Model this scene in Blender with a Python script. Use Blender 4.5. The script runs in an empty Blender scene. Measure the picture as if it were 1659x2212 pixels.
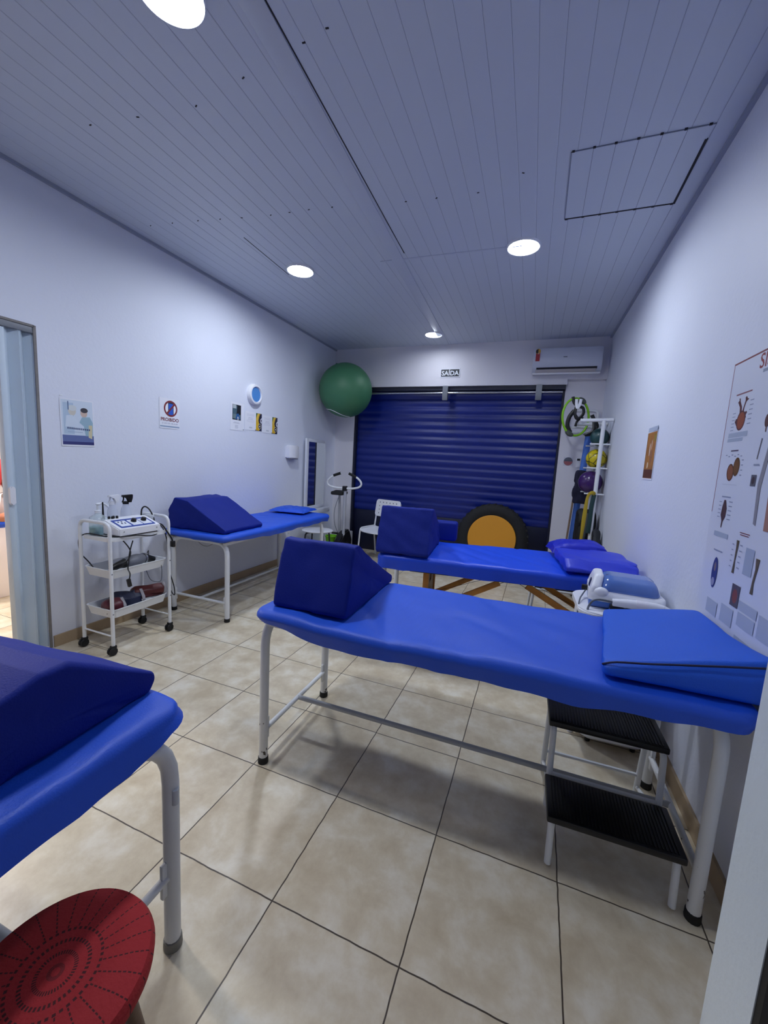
import bpy, bmesh, math, random
from mathutils import Vector, Matrix, noise, Euler

S = bpy.context.scene
COL = S.collection
random.seed(7)
PI = math.pi

# ------------------------------------------------------------------ camera, world, exposure
F_PX, YAW, PITCH, ROLL, CAM_H = 865.1, .3614, .1285, .0551, 1.48
cam_d = bpy.data.cameras.new('camera')
cam_d.sensor_fit = 'HORIZONTAL'
cam_d.sensor_width = 36.0
cam_d.lens = 36.0 * F_PX / 1659.0
cam_d.clip_start = 0.02
cam = bpy.data.objects.new('camera', cam_d)
COL.objects.link(cam)
fwd = Vector((-math.sin(YAW) * math.cos(PITCH), math.cos(YAW) * math.cos(PITCH), -math.sin(PITCH)))
rt = Vector((math.cos(YAW), math.sin(YAW), 0))
up = rt.cross(fwd)
r2 = math.cos(ROLL) * rt + math.sin(ROLL) * up
u2 = -math.sin(ROLL) * rt + math.cos(ROLL) * up
M = Matrix((r2, u2, -fwd)).transposed().to_4x4()
M.translation = Vector((0, 0, CAM_H))
cam.matrix_world = M
S.camera = cam

S.view_settings.view_transform = 'Standard'
S.view_settings.look = 'None'
S.view_settings.gamma = 1.0
S.view_settings.use_curve_mapping = False
S.view_settings.exposure = 0.0
S.cycles.max_bounces = 10
S.cycles.diffuse_bounces = 6
S.cycles.caustics_reflective = False
S.cycles.caustics_refractive = False

W = bpy.data.worlds.new('world')
S.world = W
W.use_nodes = True
W.node_tree.nodes['Background'].inputs[0].default_value = (.55, .65, .8, 1)
W.node_tree.nodes['Background'].inputs[1].default_value = 0.05

LAMP_STRENGTH = 222.0
LAMP_COLOR = (.815, .885, 1.0)

# ------------------------------------------------------------------ materials
def lin(c):
    out = []
    for v in c[:3]:
        v = v / 255.0
        out.append(v / 12.92 if v <= .04045 else ((v + .055) / 1.055) ** 2.4)
    return (*out, 1.0)

_mats = {}
def mat(name, rgb, rough=.5, metal=0., var=0., vscale=8., bump=0., bscale=60., sheen=0., spec=.5, trans=0., alpha=1., emis=None, estr=0., coat=0.):
    if name in _mats:
        return _mats[name]
    m = bpy.data.materials.new(name)
    m.use_nodes = True
    nt = m.node_tree
    b = nt.nodes['Principled BSDF']
    c = lin(rgb)
    b.inputs['Base Color'].default_value = c
    b.inputs['Roughness'].default_value = rough
    b.inputs['Metallic'].default_value = metal
    b.inputs['Specular IOR Level'].default_value = spec
    b.inputs['Transmission Weight'].default_value = trans
    b.inputs['Alpha'].default_value = alpha
    b.inputs['Coat Weight'].default_value = coat
    if sheen:
        b.inputs['Sheen Weight'].default_value = sheen
        b.inputs['Sheen Roughness'].default_value = .4
        b.inputs['Sheen Tint'].default_value = c
    if emis:
        b.inputs['Emission Color'].default_value = (*emis, 1)
        b.inputs['Emission Strength'].default_value = estr
    tc = nt.nodes.new('ShaderNodeTexCoord')
    n = nt.nodes.new('ShaderNodeTexNoise')
    n.inputs['Scale'].default_value = vscale
    n.inputs['Detail'].default_value = 4
    nt.links.new(tc.outputs['Object'], n.inputs['Vector'])
    if var:
        mx = nt.nodes.new('ShaderNodeMix')
        mx.data_type = 'RGBA'
        mx.inputs['A'].default_value = tuple(min(1, v * (1 - var)) for v in c[:3]) + (1,)
        mx.inputs['B'].default_value = tuple(min(1, v * (1 + var)) for v in c[:3]) + (1,)
        nt.links.new(n.outputs['Fac'], mx.inputs['Factor'])
        nt.links.new(mx.outputs['Result'], b.inputs['Base Color'])
    if bump:
        n2 = nt.nodes.new('ShaderNodeTexNoise')
        n2.inputs['Scale'].default_value = bscale
        n2.inputs['Detail'].default_value = 3
        nt.links.new(tc.outputs['Object'], n2.inputs['Vector'])
        bp = nt.nodes.new('ShaderNodeBump')
        bp.inputs['Strength'].default_value = bump
        bp.inputs['Distance'].default_value = .01
        nt.links.new(n2.outputs['Fac'], bp.inputs['Height'])
        nt.links.new(bp.outputs['Normal'], b.inputs['Normal'])
    _mats[name] = m
    return m

WALL = mat('wall paint', (220, 224, 236), .55, var=.015, vscale=2.5, bump=.12, bscale=45)
LINTEL = mat('lintel paint', (222, 220, 226), .55, var=.02, vscale=3, bump=.1, bscale=45)
WHITE_METAL = mat('white enamel', (226, 228, 230), .32, var=.03, vscale=14)
CHIPPED = None
WHITE_PLASTIC = mat('white plastic', (232, 233, 238), .3, var=.01)
GREY_PLASTIC = mat('pale grey plastic', (190, 194, 200), .4)
BLACK = mat('black plastic', (14, 14, 16), .4)
RUBBER = mat('black rubber', (16, 16, 17), .7, bump=.2, bscale=80)
CORD = mat('black cord', (12, 12, 14), .5)
CHROME = mat('chrome', (190, 192, 196), .25, metal=1.)
STEEL = mat('dull steel', (140, 142, 146), .4, metal=.8)
SHEET = mat('royal blue sheet', (27, 82, 204), .5, var=.04, vscale=5, bump=.12, bscale=220, sheen=.08)
SHEET_B = mat('blue vinyl sheet', (24, 74, 214), .42, var=.04, vscale=5, bump=.1, bscale=120, sheen=.1)
SHEET_D = mat('azure sheet', (18, 78, 200), .5, var=.04, vscale=5, bump=.12, bscale=220, sheen=.06)
PILLOW = mat('azure cotton', (14, 88, 208), .55, var=.04, vscale=5, bump=.15, bscale=220, sheen=.06)
NAVY = mat('navy cotton', (14, 34, 126), .65, var=.05, vscale=6, bump=.15, bscale=200, spec=.2)
PIPING = mat('dark piping', (12, 14, 60), .7)
WOOD = mat('varnished wood', (212, 144, 62), .4, var=.25, vscale=18, bump=.1)
WOOD_D = mat('dark brown wood', (92, 62, 44), .45, var=.3, vscale=16, bump=.15)
FOAM = mat('mattress underside', (20, 22, 40), .8)

def floor_material():
    m = bpy.data.materials.new('beige ceramic tiles')
    m.use_nodes = True
    nt = m.node_tree
    b = nt.nodes['Principled BSDF']
    tc = nt.nodes.new('ShaderNodeTexCoord')
    sp = nt.nodes.new('ShaderNodeSeparateXYZ')
    nt.links.new(tc.outputs['Object'], sp.inputs[0])
    def mth(op, a, bb=None, c=None):
        n = nt.nodes.new('ShaderNodeMath')
        n.operation = op
        for i, v in enumerate((a, bb, c)):
            if v is None:
                continue
            if isinstance(v, (int, float)):
                n.inputs[i].default_value = v
            else:
                nt.links.new(v, n.inputs[i])
        return n.outputs[0]
    nw = nt.nodes.new('ShaderNodeTexNoise')
    nw.inputs['Scale'].default_value = 14
    nt.links.new(tc.outputs['Object'], nw.inputs['Vector'])
    wob = mth('MULTIPLY', mth('SUBTRACT', nw.outputs['Fac'], .5), .006)
    TX, TY = .4490, .4599
    fx = mth('DIVIDE', mth('ADD', mth('ADD', sp.outputs['X'], wob), .2430), TX)
    fy = mth('DIVIDE', mth('ADD', mth('ADD', sp.outputs['Y'], wob), -.9781), TY)
    dx = mth('MULTIPLY', mth('ABSOLUTE', mth('SUBTRACT', mth('FRACT', mth('ADD', fx, .5)), .5)), TX)
    dy = mth('MULTIPLY', mth('ABSOLUTE', mth('SUBTRACT', mth('FRACT', mth('ADD', fy, .5)), .5)), TY)
    d = mth('MINIMUM', dx, dy)
    g = nt.nodes.new('ShaderNodeMapRange')
    g.inputs['From Min'].default_value = .0016
    g.inputs['From Max'].default_value = .0030
    nt.links.new(d, g.inputs['Value'])
    cell = nt.nodes.new('ShaderNodeCombineXYZ')
    nt.links.new(mth('FLOOR', fx), cell.inputs[0])
    nt.links.new(mth('FLOOR', fy), cell.inputs[1])
    wn = nt.nodes.new('ShaderNodeTexWhiteNoise')
    nt.links.new(cell.outputs[0], wn.inputs['Vector'])
    off = nt.nodes.new('ShaderNodeVectorMath')
    off.operation = 'MULTIPLY_ADD'
    off.inputs[1].default_value = (9, 9, 9)
    nt.links.new(wn.outputs['Color'], off.inputs[0])
    nt.links.new(tc.outputs['Object'], off.inputs[2])
    n1 = nt.nodes.new('ShaderNodeTexNoise')
    n1.inputs['Scale'].default_value = 7
    n1.inputs['Detail'].default_value = 7
    n1.inputs['Roughness'].default_value = .62
    n1.inputs['Distortion'].default_value = .15
    nt.links.new(off.outputs[0], n1.inputs['Vector'])
    cr = nt.nodes.new('ShaderNodeValToRGB')
    cr.color_ramp.elements[0].position = .32
    cr.color_ramp.elements[0].color = lin((195, 179, 150))
    cr.color_ramp.elements[1].position = .68
    cr.color_ramp.elements[1].color = lin((229, 221, 202))
    e = cr.color_ramp.elements.new(.5)
    e.color = lin((212, 199, 172))
    nt.links.new(n1.outputs['Fac'], cr.inputs[0])
    mx = nt.nodes.new('ShaderNodeMix')
    mx.data_type = 'RGBA'
    mx.inputs['A'].default_value = lin((72, 62, 52))
    nt.links.new(g.outputs[0], mx.inputs['Factor'])
    nt.links.new(cr.outputs[0], mx.inputs['B'])
    nt.links.new(mx.outputs['Result'], b.inputs['Base Color'])
    b.inputs['Roughness'].default_value = .34
    bp = nt.nodes.new('ShaderNodeBump')
    bp.inputs['Strength'].default_value = .35
    bp.inputs['Distance'].default_value = .003
    nt.links.new(g.outputs[0], bp.inputs['Height'])
    nt.links.new(bp.outputs[0], b.inputs['Normal'])
    return m

def radial_knit_material():
    m = bpy.data.materials.new('red crochet')
    m.use_nodes = True
    nt = m.node_tree
    b = nt.nodes['Principled BSDF']
    b.inputs['Roughness'].default_value = .85
    tc = nt.nodes.new('ShaderNodeTexCoord')
    sp = nt.nodes.new('ShaderNodeSeparateXYZ')
    nt.links.new(tc.outputs['Object'], sp.inputs[0])
    def mth(op, a, bb=None):
        n = nt.nodes.new('ShaderNodeMath')
        n.operation = op
        for i, v in enumerate((a, bb)):
            if v is None:
                continue
            if isinstance(v, (int, float)):
                n.inputs[i].default_value = v
            else:
                nt.links.new(v, n.inputs[i])
        return n.outputs[0]
    x, y = sp.outputs['X'], sp.outputs['Y']
    r = mth('SQRT', mth('ADD', mth('MULTIPLY', x, x), mth('MULTIPLY', y, y)))
    a = mth('DIVIDE', mth('ARCTAN2', y, x), 2 * PI)
    ra = mth('ABSOLUTE', mth('SUBTRACT', mth('FRACT', mth('MULTIPLY', a, 26)), .5))
    arc = mth('MULTIPLY', mth('MULTIPLY', ra, r), 2 * PI / 26)
    spoke = mth('LESS_THAN', arc, .0013)
    dots = mth('GREATER_THAN', mth('FRACT', mth('MULTIPLY', r, 105)), .35)
    outer = mth('GREATER_THAN', r, .078)
    hole1 = mth('MULTIPLY', mth('MULTIPLY', spoke, dots), outer)
    ring = mth('LESS_THAN', mth('ABSOLUTE', mth('SUBTRACT', mth('FRACT', mth('MULTIPLY', r, 46)), .5)), .16)
    rd = mth('GREATER_THAN', mth('FRACT', mth('MULTIPLY', a, 46)), .45)
    inner = mth('LESS_THAN', r, .078)
    hole2 = mth('MULTIPLY', mth('MULTIPLY', ring, rd), inner)
    h = mth('MAXIMUM', hole1, hole2)
    n = nt.nodes.new('ShaderNodeTexNoise')
    n.inputs['Scale'].default_value = 160
    nt.links.new(tc.outputs['Object'], n.inputs['Vector'])
    mx = nt.nodes.new('ShaderNodeMix')
    mx.data_type = 'RGBA'
    mx.inputs['A'].default_value = lin((158, 30, 34))
    mx.inputs['B'].default_value = lin((70, 14, 18))
    nt.links.new(h, mx.inputs['Factor'])
    nt.links.new(mx.outputs['Result'], b.inputs['Base Color'])
    hh = mth('SUBTRACT', mth('MULTIPLY', n.outputs['Fac'], .6), h)
    bp = nt.nodes.new('ShaderNodeBump')
    bp.inputs['Strength'].default_value = .6
    bp.inputs['Distance'].default_value = .004
    nt.links.new(hh, bp.inputs['Height'])
    nt.links.new(bp.outputs[0], b.inputs['Normal'])
    return m

def chipped_material():
    m = bpy.data.materials.new('chipped white enamel')
    m.use_nodes = True
    nt = m.node_tree
    b = nt.nodes['Principled BSDF']
    b.inputs['Roughness'].default_value = .35
    tc = nt.nodes.new('ShaderNodeTexCoord')
    n = nt.nodes.new('ShaderNodeTexNoise')
    n.inputs['Scale'].default_value = 26
    n.inputs['Detail'].default_value = 5
    nt.links.new(tc.outputs['Object'], n.inputs['Vector'])
    sp = nt.nodes.new('ShaderNodeSeparateXYZ')
    nt.links.new(tc.outputs['Object'], sp.inputs[0])
    low = nt.nodes.new('ShaderNodeMapRange')       # knocks gather near the feet
    low.inputs['From Min'].default_value = 0
    low.inputs['From Max'].default_value = .5
    low.inputs['To Min'].default_value = .0
    low.inputs['To Max'].default_value = .2
    nt.links.new(sp.outputs['Z'], low.inputs['Value'])
    sub = nt.nodes.new('ShaderNodeMath')
    sub.operation = 'SUBTRACT'
    nt.links.new(n.outputs['Fac'], sub.inputs[0])
    nt.links.new(low.outputs[0], sub.inputs[1])
    cr = nt.nodes.new('ShaderNodeValToRGB')
    cr.color_ramp.elements[0].position = .605
    cr.color_ramp.elements[0].color = lin((224, 225, 224))
    cr.color_ramp.elements[1].position = .63
    cr.color_ramp.elements[1].color = lin((60, 54, 50))
    nt.links.new(sub.outputs[0], cr.inputs[0])
    nt.links.new(cr.outputs[0], b.inputs['Base Color'])
    return m
CHIPPED = chipped_material()

# ------------------------------------------------------------------ mesh helpers
def bmn():
    return bmesh.new()

def link(o, parent=None):
    COL.objects.link(o)
    if parent is not None:
        o.parent = parent
    return o

def obj(name, bm, m, parent=None, smooth=True, angle=40, loc=None, rot=None):
    me = bpy.data.meshes.new(name)
    bmesh.ops.recalc_face_normals(bm, faces=bm.faces[:])
    bm.to_mesh(me)
    bm.free()
    for x in (m if isinstance(m, (list, tuple)) else [m]):
        me.materials.append(x)
    if smooth:
        for p in me.polygons:
            p.use_smooth = True
        me.set_sharp_from_angle(angle=math.radians(angle))
    o = bpy.data.objects.new(name, me)
    if loc is not None:
        o.location = loc
    if rot is not None:
        o.rotation_euler = rot
    return link(o, parent)

def thing(name, label, cat, loc=(0, 0, 0), rz=0., group=None, rot=None):
    o = bpy.data.objects.new(name, None)
    o.empty_display_size = .05
    o.location = loc
    o.rotation_euler = rot if rot is not None else (0, 0, rz)
    return tag(link(o), label, cat, group)

def tag(o, label, cat, group=None):
    o['label'] = label
    o['category'] = cat
    if group:
        o['group'] = group
    return o

def struct(o, label=None):
    o['kind'] = 'structure'
    if label:
        o['label'] = label
    return o

def copy_tree(o, parent=None):
    c = o.copy()
    COL.objects.link(c)
    if parent is not None:
        c.parent = parent
    for ch in [k for k in bpy.data.objects if k.parent == o]:
        copy_tree(ch, c)
    return c

def box(bm, c, s, rot=None, bev=0., seg=2, mi=0):
    geo = bmesh.ops.create_cube(bm, size=1.0)
    vs = geo['verts']
    mt = Matrix.Translation(c)
    if rot is not None:
        mt = mt @ Euler(rot).to_matrix().to_4x4()
    for v in vs:
        v.co = mt @ Vector((v.co.x * s[0], v.co.y * s[1], v.co.z * s[2]))
    es = list({e for v in vs for e in v.link_edges})
    fs = {f for v in vs for f in v.link_faces}
    if mi:
        for f in fs:
            f.material_index = mi
    if bev > 0:
        r = bmesh.ops.bevel(bm, geom=es, offset=bev, segments=seg, profile=.5, affect='EDGES')
        if mi:
            for f in r['faces']:
                f.material_index = mi
    return bm

def b2(bm, x0, x1, y0, y1, z0, z1, bev=0., mi=0, seg=2):
    return box(bm, ((x0 + x1) / 2, (y0 + y1) / 2, (z0 + z1) / 2), (x1 - x0, y1 - y0, z1 - z0), bev=bev, mi=mi, seg=seg)

def fillet(pts, rad, closed=False, n=6):
    pts = [Vector(p) for p in pts]
    out = []
    N = len(pts)
    for i, p in enumerate(pts):
        if not closed and i in (0, N - 1):
            out.append(p)
            continue
        a, c = pts[i - 1], pts[(i + 1) % N]
        da, dc = (a - p), (c - p)
        la, lc = da.length, dc.length
        if la < 1e-6 or lc < 1e-6:
            continue
        da /= la
        dc /= lc
        ang = da.angle(dc)
        if ang > PI - .02:
            out.append(p)
            continue
        t = min(rad / math.tan(ang / 2), la * .49, lc * .49)
        p0, p1 = p + da * t, p + dc * t
        for k in range(n + 1):
            s = k / n
            out.append((1 - s) ** 2 * p0 + 2 * s * (1 - s) * p + s * s * p1)
    return out

def smooth_path(pts, n=6, closed=False):
    pts = [Vector(p) for p in pts]
    N = len(pts)
    out = []
    for i in range(N if closed else N - 1):
        if closed:
            p0, p1, p2, p3 = pts[i - 1], pts[i], pts[(i + 1) % N], pts[(i + 2) % N]
        else:
            p0, p1, p2, p3 = pts[max(i - 1, 0)], pts[i], pts[i + 1], pts[min(i + 2, N - 1)]
        for k in range(n):
            t = k / n
            out.append(.5 * ((2 * p1) + (p2 - p0) * t + (2 * p0 - 5 * p1 + 4 * p2 - p3) * t * t + (3 * p1 - p0 - 3 * p2 + p3) * t ** 3))
    if not closed:
        out.append(pts[-1])
    return out

def tube(bm, pts, r, n=10, closed=False, rad=0., mi=0, flat=1.0):
    pts = fillet(pts, rad, closed) if rad else [Vector(p) for p in pts]
    N = len(pts)
    rr = r if callable(r) else (lambda t: r)
    tang = []
    for i in range(N):
        if closed:
            d = pts[(i + 1) % N] - pts[i - 1]
        else:
            d = pts[min(i + 1, N - 1)] - pts[max(i - 1, 0)]
        tang.append(d.normalized())
    t0 = tang[0]
    ref = Vector((0, 0, 1)) if abs(t0.z) < .9 else Vector((1, 0, 0))
    nrm = (ref - t0 * ref.dot(t0)).normalized()
    rings = []
    for i in range(N):
        t = tang[i]
        nrm = (nrm - t * nrm.dot(t)).normalized()
        bn = t.cross(nrm)
        R = rr(i / max(N - 1, 1))
        rings.append([bm.verts.new(pts[i] + nrm * math.cos(2 * PI * k / n) * R + bn * math.sin(2 * PI * k / n) * R * flat) for k in range(n)])
    fs = []
    for i in range(N if closed else N - 1):
        A, B = rings[i], rings[(i + 1) % N]
        for k in range(n):
            fs.append(bm.faces.new((A[k], A[(k + 1) % n], B[(k + 1) % n], B[k])))
    if not closed:
        fs.append(bm.faces.new(rings[0][::-1]))
        fs.append(bm.faces.new(rings[-1]))
    for f in fs:
        f.material_index = mi
    return bm

def lathe(bm, prof, n=24, mt=None, mi=0):
    mt = mt or Matrix()
    rings = []
    for r, z in prof:
        if r < 1e-5:
            rings.append([bm.verts.new(mt @ Vector((0, 0, z)))])
        else:
            rings.append([bm.verts.new(mt @ Vector((r * math.cos(2 * PI * k / n), r * math.sin(2 * PI * k / n), z))) for k in range(n)])
    for A, B in zip(rings, rings[1:]):
        for k in range(n):
            k2 = (k + 1) % n
            vs = []
            for v in ((A[0],) if len(A) == 1 else (A[k], A[k2])):
                vs.append(v)
            for v in ((B[0],) if len(B) == 1 else (B[k2], B[k])):
                vs.append(v)
            if len(vs) > 2:
                bm.faces.new(vs).material_index = mi
    for R_, rev in ((rings[0], True), (rings[-1], False)):
        if len(R_) > 1:
            f = bm.faces.new(R_[::-1] if rev else R_)
            f.material_index = mi
    return bm

def cyl(bm, p0, p1, r, n=16, mi=0):
    return tube(bm, [p0, p1], r, n=n, mi=mi)

def ball(bm, c, r, n=24, sc=(1, 1, 1), mi=0):
    g = bmesh.ops.create_uvsphere(bm, u_segments=n, v_segments=max(8, n // 2), radius=1.0)
    for v in g['verts']:
        v.co = Vector((c[0] + v.co.x * r * sc[0], c[1] + v.co.y * r * sc[1], c[2] + v.co.z * r * sc[2]))
    if mi:
        for f in {f for v in g['verts'] for f in v.link_faces}:
            f.material_index = mi
    return bm

def prism(bm, poly, h, mt=None, mi=0, bev=0.):
    """poly: 2-D outline in local xy, extruded 0..h along local z"""
    mt = mt or Matrix()
    a = [bm.verts.new(mt @ Vector((x, y, 0))) for x, y in poly]
    b = [bm.verts.new(mt @ Vector((x, y, h))) for x, y in poly]
    n = len(poly)
    fs = [bm.faces.new(a[::-1]), bm.faces.new(b)]
    for k in range(n):
        fs.append(bm.faces.new((a[k], a[(k + 1) % n], b[(k + 1) % n], b[k])))
    for f in fs:
        f.material_index = mi
    if bev:
        r = bmesh.ops.bevel(bm, geom=list({e for f in fs[:2] for e in f.edges}), offset=bev, segments=2, affect='EDGES')
        for f in r['faces']:
            f.material_index = mi
    return bm

def rrect(w, h, r, n=5, cx=0., cy=0.):
    out = []
    for (sx, sy, a0) in ((1, 1, 0), (-1, 1, PI / 2), (-1, -1, PI), (1, -1, 1.5 * PI)):
        for k in range(n + 1):
            a = a0 + k / n * PI / 2
            out.append((cx + sx * (w / 2 - r) + r * math.cos(a), cy + sy * (h / 2 - r) + r * math.sin(a)))
    return out

def nz(x, y, z, s=1.):
    return noise.noise(Vector((x * s, y * s, z * s)))

def text_mesh(txt, size, bold=0., align='CENTER'):
    cu = bpy.data.curves.new('lettering', 'FONT')
    cu.body = txt
    cu.size = size
    cu.align_x = align
    cu.align_y = 'CENTER'
    cu.offset = bold
    cu.resolution_u = 3
    o = bpy.data.objects.new('lettering', cu)
    COL.objects.link(o)
    dg = bpy.context.evaluated_depsgraph_get()
    me = bpy.data.meshes.new_from_object(o.evaluated_get(dg))
    bpy.data.objects.remove(o)
    bpy.data.curves.remove(cu)
    return me

class Flat:
    """a printed sheet: paper in local xz (x right, z up), facing -y, prints laid a hair above it"""
    def __init__(self, w, h, paper, t=.0012):
        self.bm = bmn()
        self.mats = [paper]
        self.w, self.h = w, h
        self.t = t
        box(self.bm, (0, t / 2, 0), (w, t, h))
        self.k = 0
    def mi(self, c):
        m = c if not isinstance(c, tuple) else mat('print %d %d %d' % c, c, .5)
        if m not in self.mats:
            self.mats.append(m)
        return self.mats.index(m)
    def poly(self, pts, c):
        self.k += 1
        y = -.00002 * self.k
        vs = [self.bm.verts.new((x, y, z)) for x, z in pts]
        f = self.bm.faces.new(vs)
        f.material_index = self.mi(c)
    def rect(self, x, z, w, h, c):
        self.poly([(x - w / 2, z - h / 2), (x + w / 2, z - h / 2), (x + w / 2, z + h / 2), (x - w / 2, z + h / 2)], c)
    def oval(self, x, z, rx, rz, c, n=24, tilt=0.):
        ct, st = math.cos(tilt), math.sin(tilt)
        self.poly([(x + rx * math.cos(2 * PI * k / n) * ct - rz * math.sin(2 * PI * k / n) * st,
                    z + rx * math.cos(2 * PI * k / n) * st + rz * math.sin(2 * PI * k / n) * ct) for k in range(n)], c)
    def ring(self, x, z, r0, r1, c, n=32):
        self.k += 1
        y = -.00002 * self.k
        A = [self.bm.verts.new((x + r0 * math.cos(2 * PI * k / n), y, z + r0 * math.sin(2 * PI * k / n))) for k in range(n)]
        B = [self.bm.verts.new((x + r1 * math.cos(2 * PI * k / n), y, z + r1 * math.sin(2 * PI * k / n))) for k in range(n)]
        for k in range(n):
            f = self.bm.faces.new((A[k], A[(k + 1) % n], B[(k + 1) % n], B[k]))
            f.material_index = self.mi(c)
    def text(self, txt, x, z, size, c, bold=0.):
        self.k += 1
        y = -.00002 * self.k
        me = text_mesh(txt, size, bold)
        i = self.mi(c)
        n0 = len(self.bm.verts)
        f0 = len(self.bm.faces)
        self.bm.from_mesh(me)
        self.bm.verts.ensure_lookup_table()
        self.bm.faces.ensure_lookup_table()
        for v in self.bm.verts[n0:]:
            v.co = Vector((x + v.co.x, y, z + v.co.y))
        for f in self.bm.faces[f0:]:
            f.material_index = i
        bpy.data.meshes.remove(me)
    def lines(self, x, z, w, n, dz, c, t=.003, seed=1):
        rnd = random.Random(seed)
        for k in range(n):
            ww = w * (.65 + .35 * rnd.random())
            self.rect(x, z - k * dz, ww, t, c)
    def place(self, name, loc, rz, parent=None, tilt=0.):
        o = bpy.data.objects.new(name, bpy.data.meshes.new(name))
        self.bm.normal_update()
        self.bm.to_mesh(o.data)
        self.bm.free()
        for m in self.mats:
            o.data.materials.append(m)
        o.location = loc
        o.rotation_euler = (0, tilt, rz)
        return link(o, parent)

def sheet_mesh(L, Wd, r=.035, skirt=.06, seed=0, top_amp=.0048, fold=.018, hem=.012, n=(64, 30), corner_r=.075, top_fn=None, hem_fn=None, tuck=.012):
    """fitted cloth cover, origin at the centre of the top, top at z = 0"""
    bm = bmn()
    cr = corner_r
    hx, hy = L / 2 - cr, Wd / 2 - cr
    nx, ny = n
    G = [[bm.verts.new((-hx + 2 * hx * i / nx, -hy + 2 * hy * j / ny, 0)) for j in range(ny + 1)] for i in range(nx + 1)]
    for i in range(nx):
        for j in range(ny):
            bm.faces.new((G[i][j], G[i + 1][j], G[i + 1][j + 1], G[i][j + 1]))
    per = []
    for i in range(nx + 1):
        per.append((G[i][0], Vector((0, -1))))
    for k in range(1, 6):
        a = -PI / 2 + k / 6 * PI / 2
        per.append((G[nx][0], Vector((math.cos(a), math.sin(a)))))
    for j in range(ny + 1):
        per.append((G[nx][j], Vector((1, 0))))
    for k in range(1, 6):
        a = k / 6 * PI / 2
        per.append((G[nx][ny], Vector((math.cos(a), math.sin(a)))))
    for i in range(nx, -1, -1):
        per.append((G[i][ny], Vector((0, 1))))
    for k in range(1, 6):
        a = PI / 2 + k / 6 * PI / 2
        per.append((G[0][ny], Vector((math.cos(a), math.sin(a)))))
    for j in range(ny, -1, -1):
        per.append((G[0][j], Vector((-1, 0))))
    for k in range(1, 6):
        a = PI + k / 6 * PI / 2
        per.append((G[0][0], Vector((math.cos(a), math.sin(a)))))
    steps = []
    flat = cr - r
    for k in (1, 2):
        steps.append((flat * k / 2, 0., 0.))
    for k in range(1, 6):
        a = k / 5 * PI / 2
        steps.append((flat + r * math.sin(a), -r * (1 - math.cos(a)), 0.))
    for k in range(1, 7):
        steps.append((flat + r, -r, k / 6))
    prev = [p[0] for p in per]
    base = [p[0].co.copy() for p in per]
    P = len(per)
    T, t = [], 0.
    for i in range(P):
        T.append(t)
        a = base[i] + Vector((*(per[i][1] * cr), 0))
        b = base[(i + 1) % P] + Vector((*(per[(i + 1) % P][1] * cr), 0))
        t += (b - a).length
    for (o, z, f) in steps:
        cur = []
        for i in range(P):
            q, nn = base[i], per[i][1]
            out, zz = o, z
            if f > 0:
                tt = T[i]
                w = nz(tt * 3.1, seed * 7.3, 0.) * .6 + nz(tt * 9.0, seed * 3.1, 4.) * .4
                out += fold * (f ** 1.2) * w * 2 - tuck * f
                zz -= f * (skirt * (hem_fn(q.x, q.y) if hem_fn else 1.) + hem * (nz(tt * 2.2, seed, 9.) + .5 * nz(tt * 6., seed, 3.)))
            cur.append(bm.verts.new((q.x + nn.x * out, q.y + nn.y * out, zz)))
        for i in range(P):
            a, b, c, d = prev[i], prev[(i + 1) % P], cur[(i + 1) % P], cur[i]
            vs = [a] if a is b else [a, b]
            bm.faces.new(vs + [c, d])
        prev = cur
    for v in bm.verts:
        x, y = v.co.x, v.co.y
        k = 1. if v.co.z > -.004 else .5
        w = nz(x * 2.4 + seed, y * 3.5, seed) + .5 * nz(x * 6, y * 9 + seed, 2.)
        ridge = abs(nz(x * 3.2 + y * 2.0 + seed, y * 1.1, seed + 5.))
        v.co.z += k * top_amp * (w - 1.6 * max(0., .12 - ridge) / .12)
        if top_fn:
            v.co.z += top_fn(x, y)
    return bm

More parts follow.
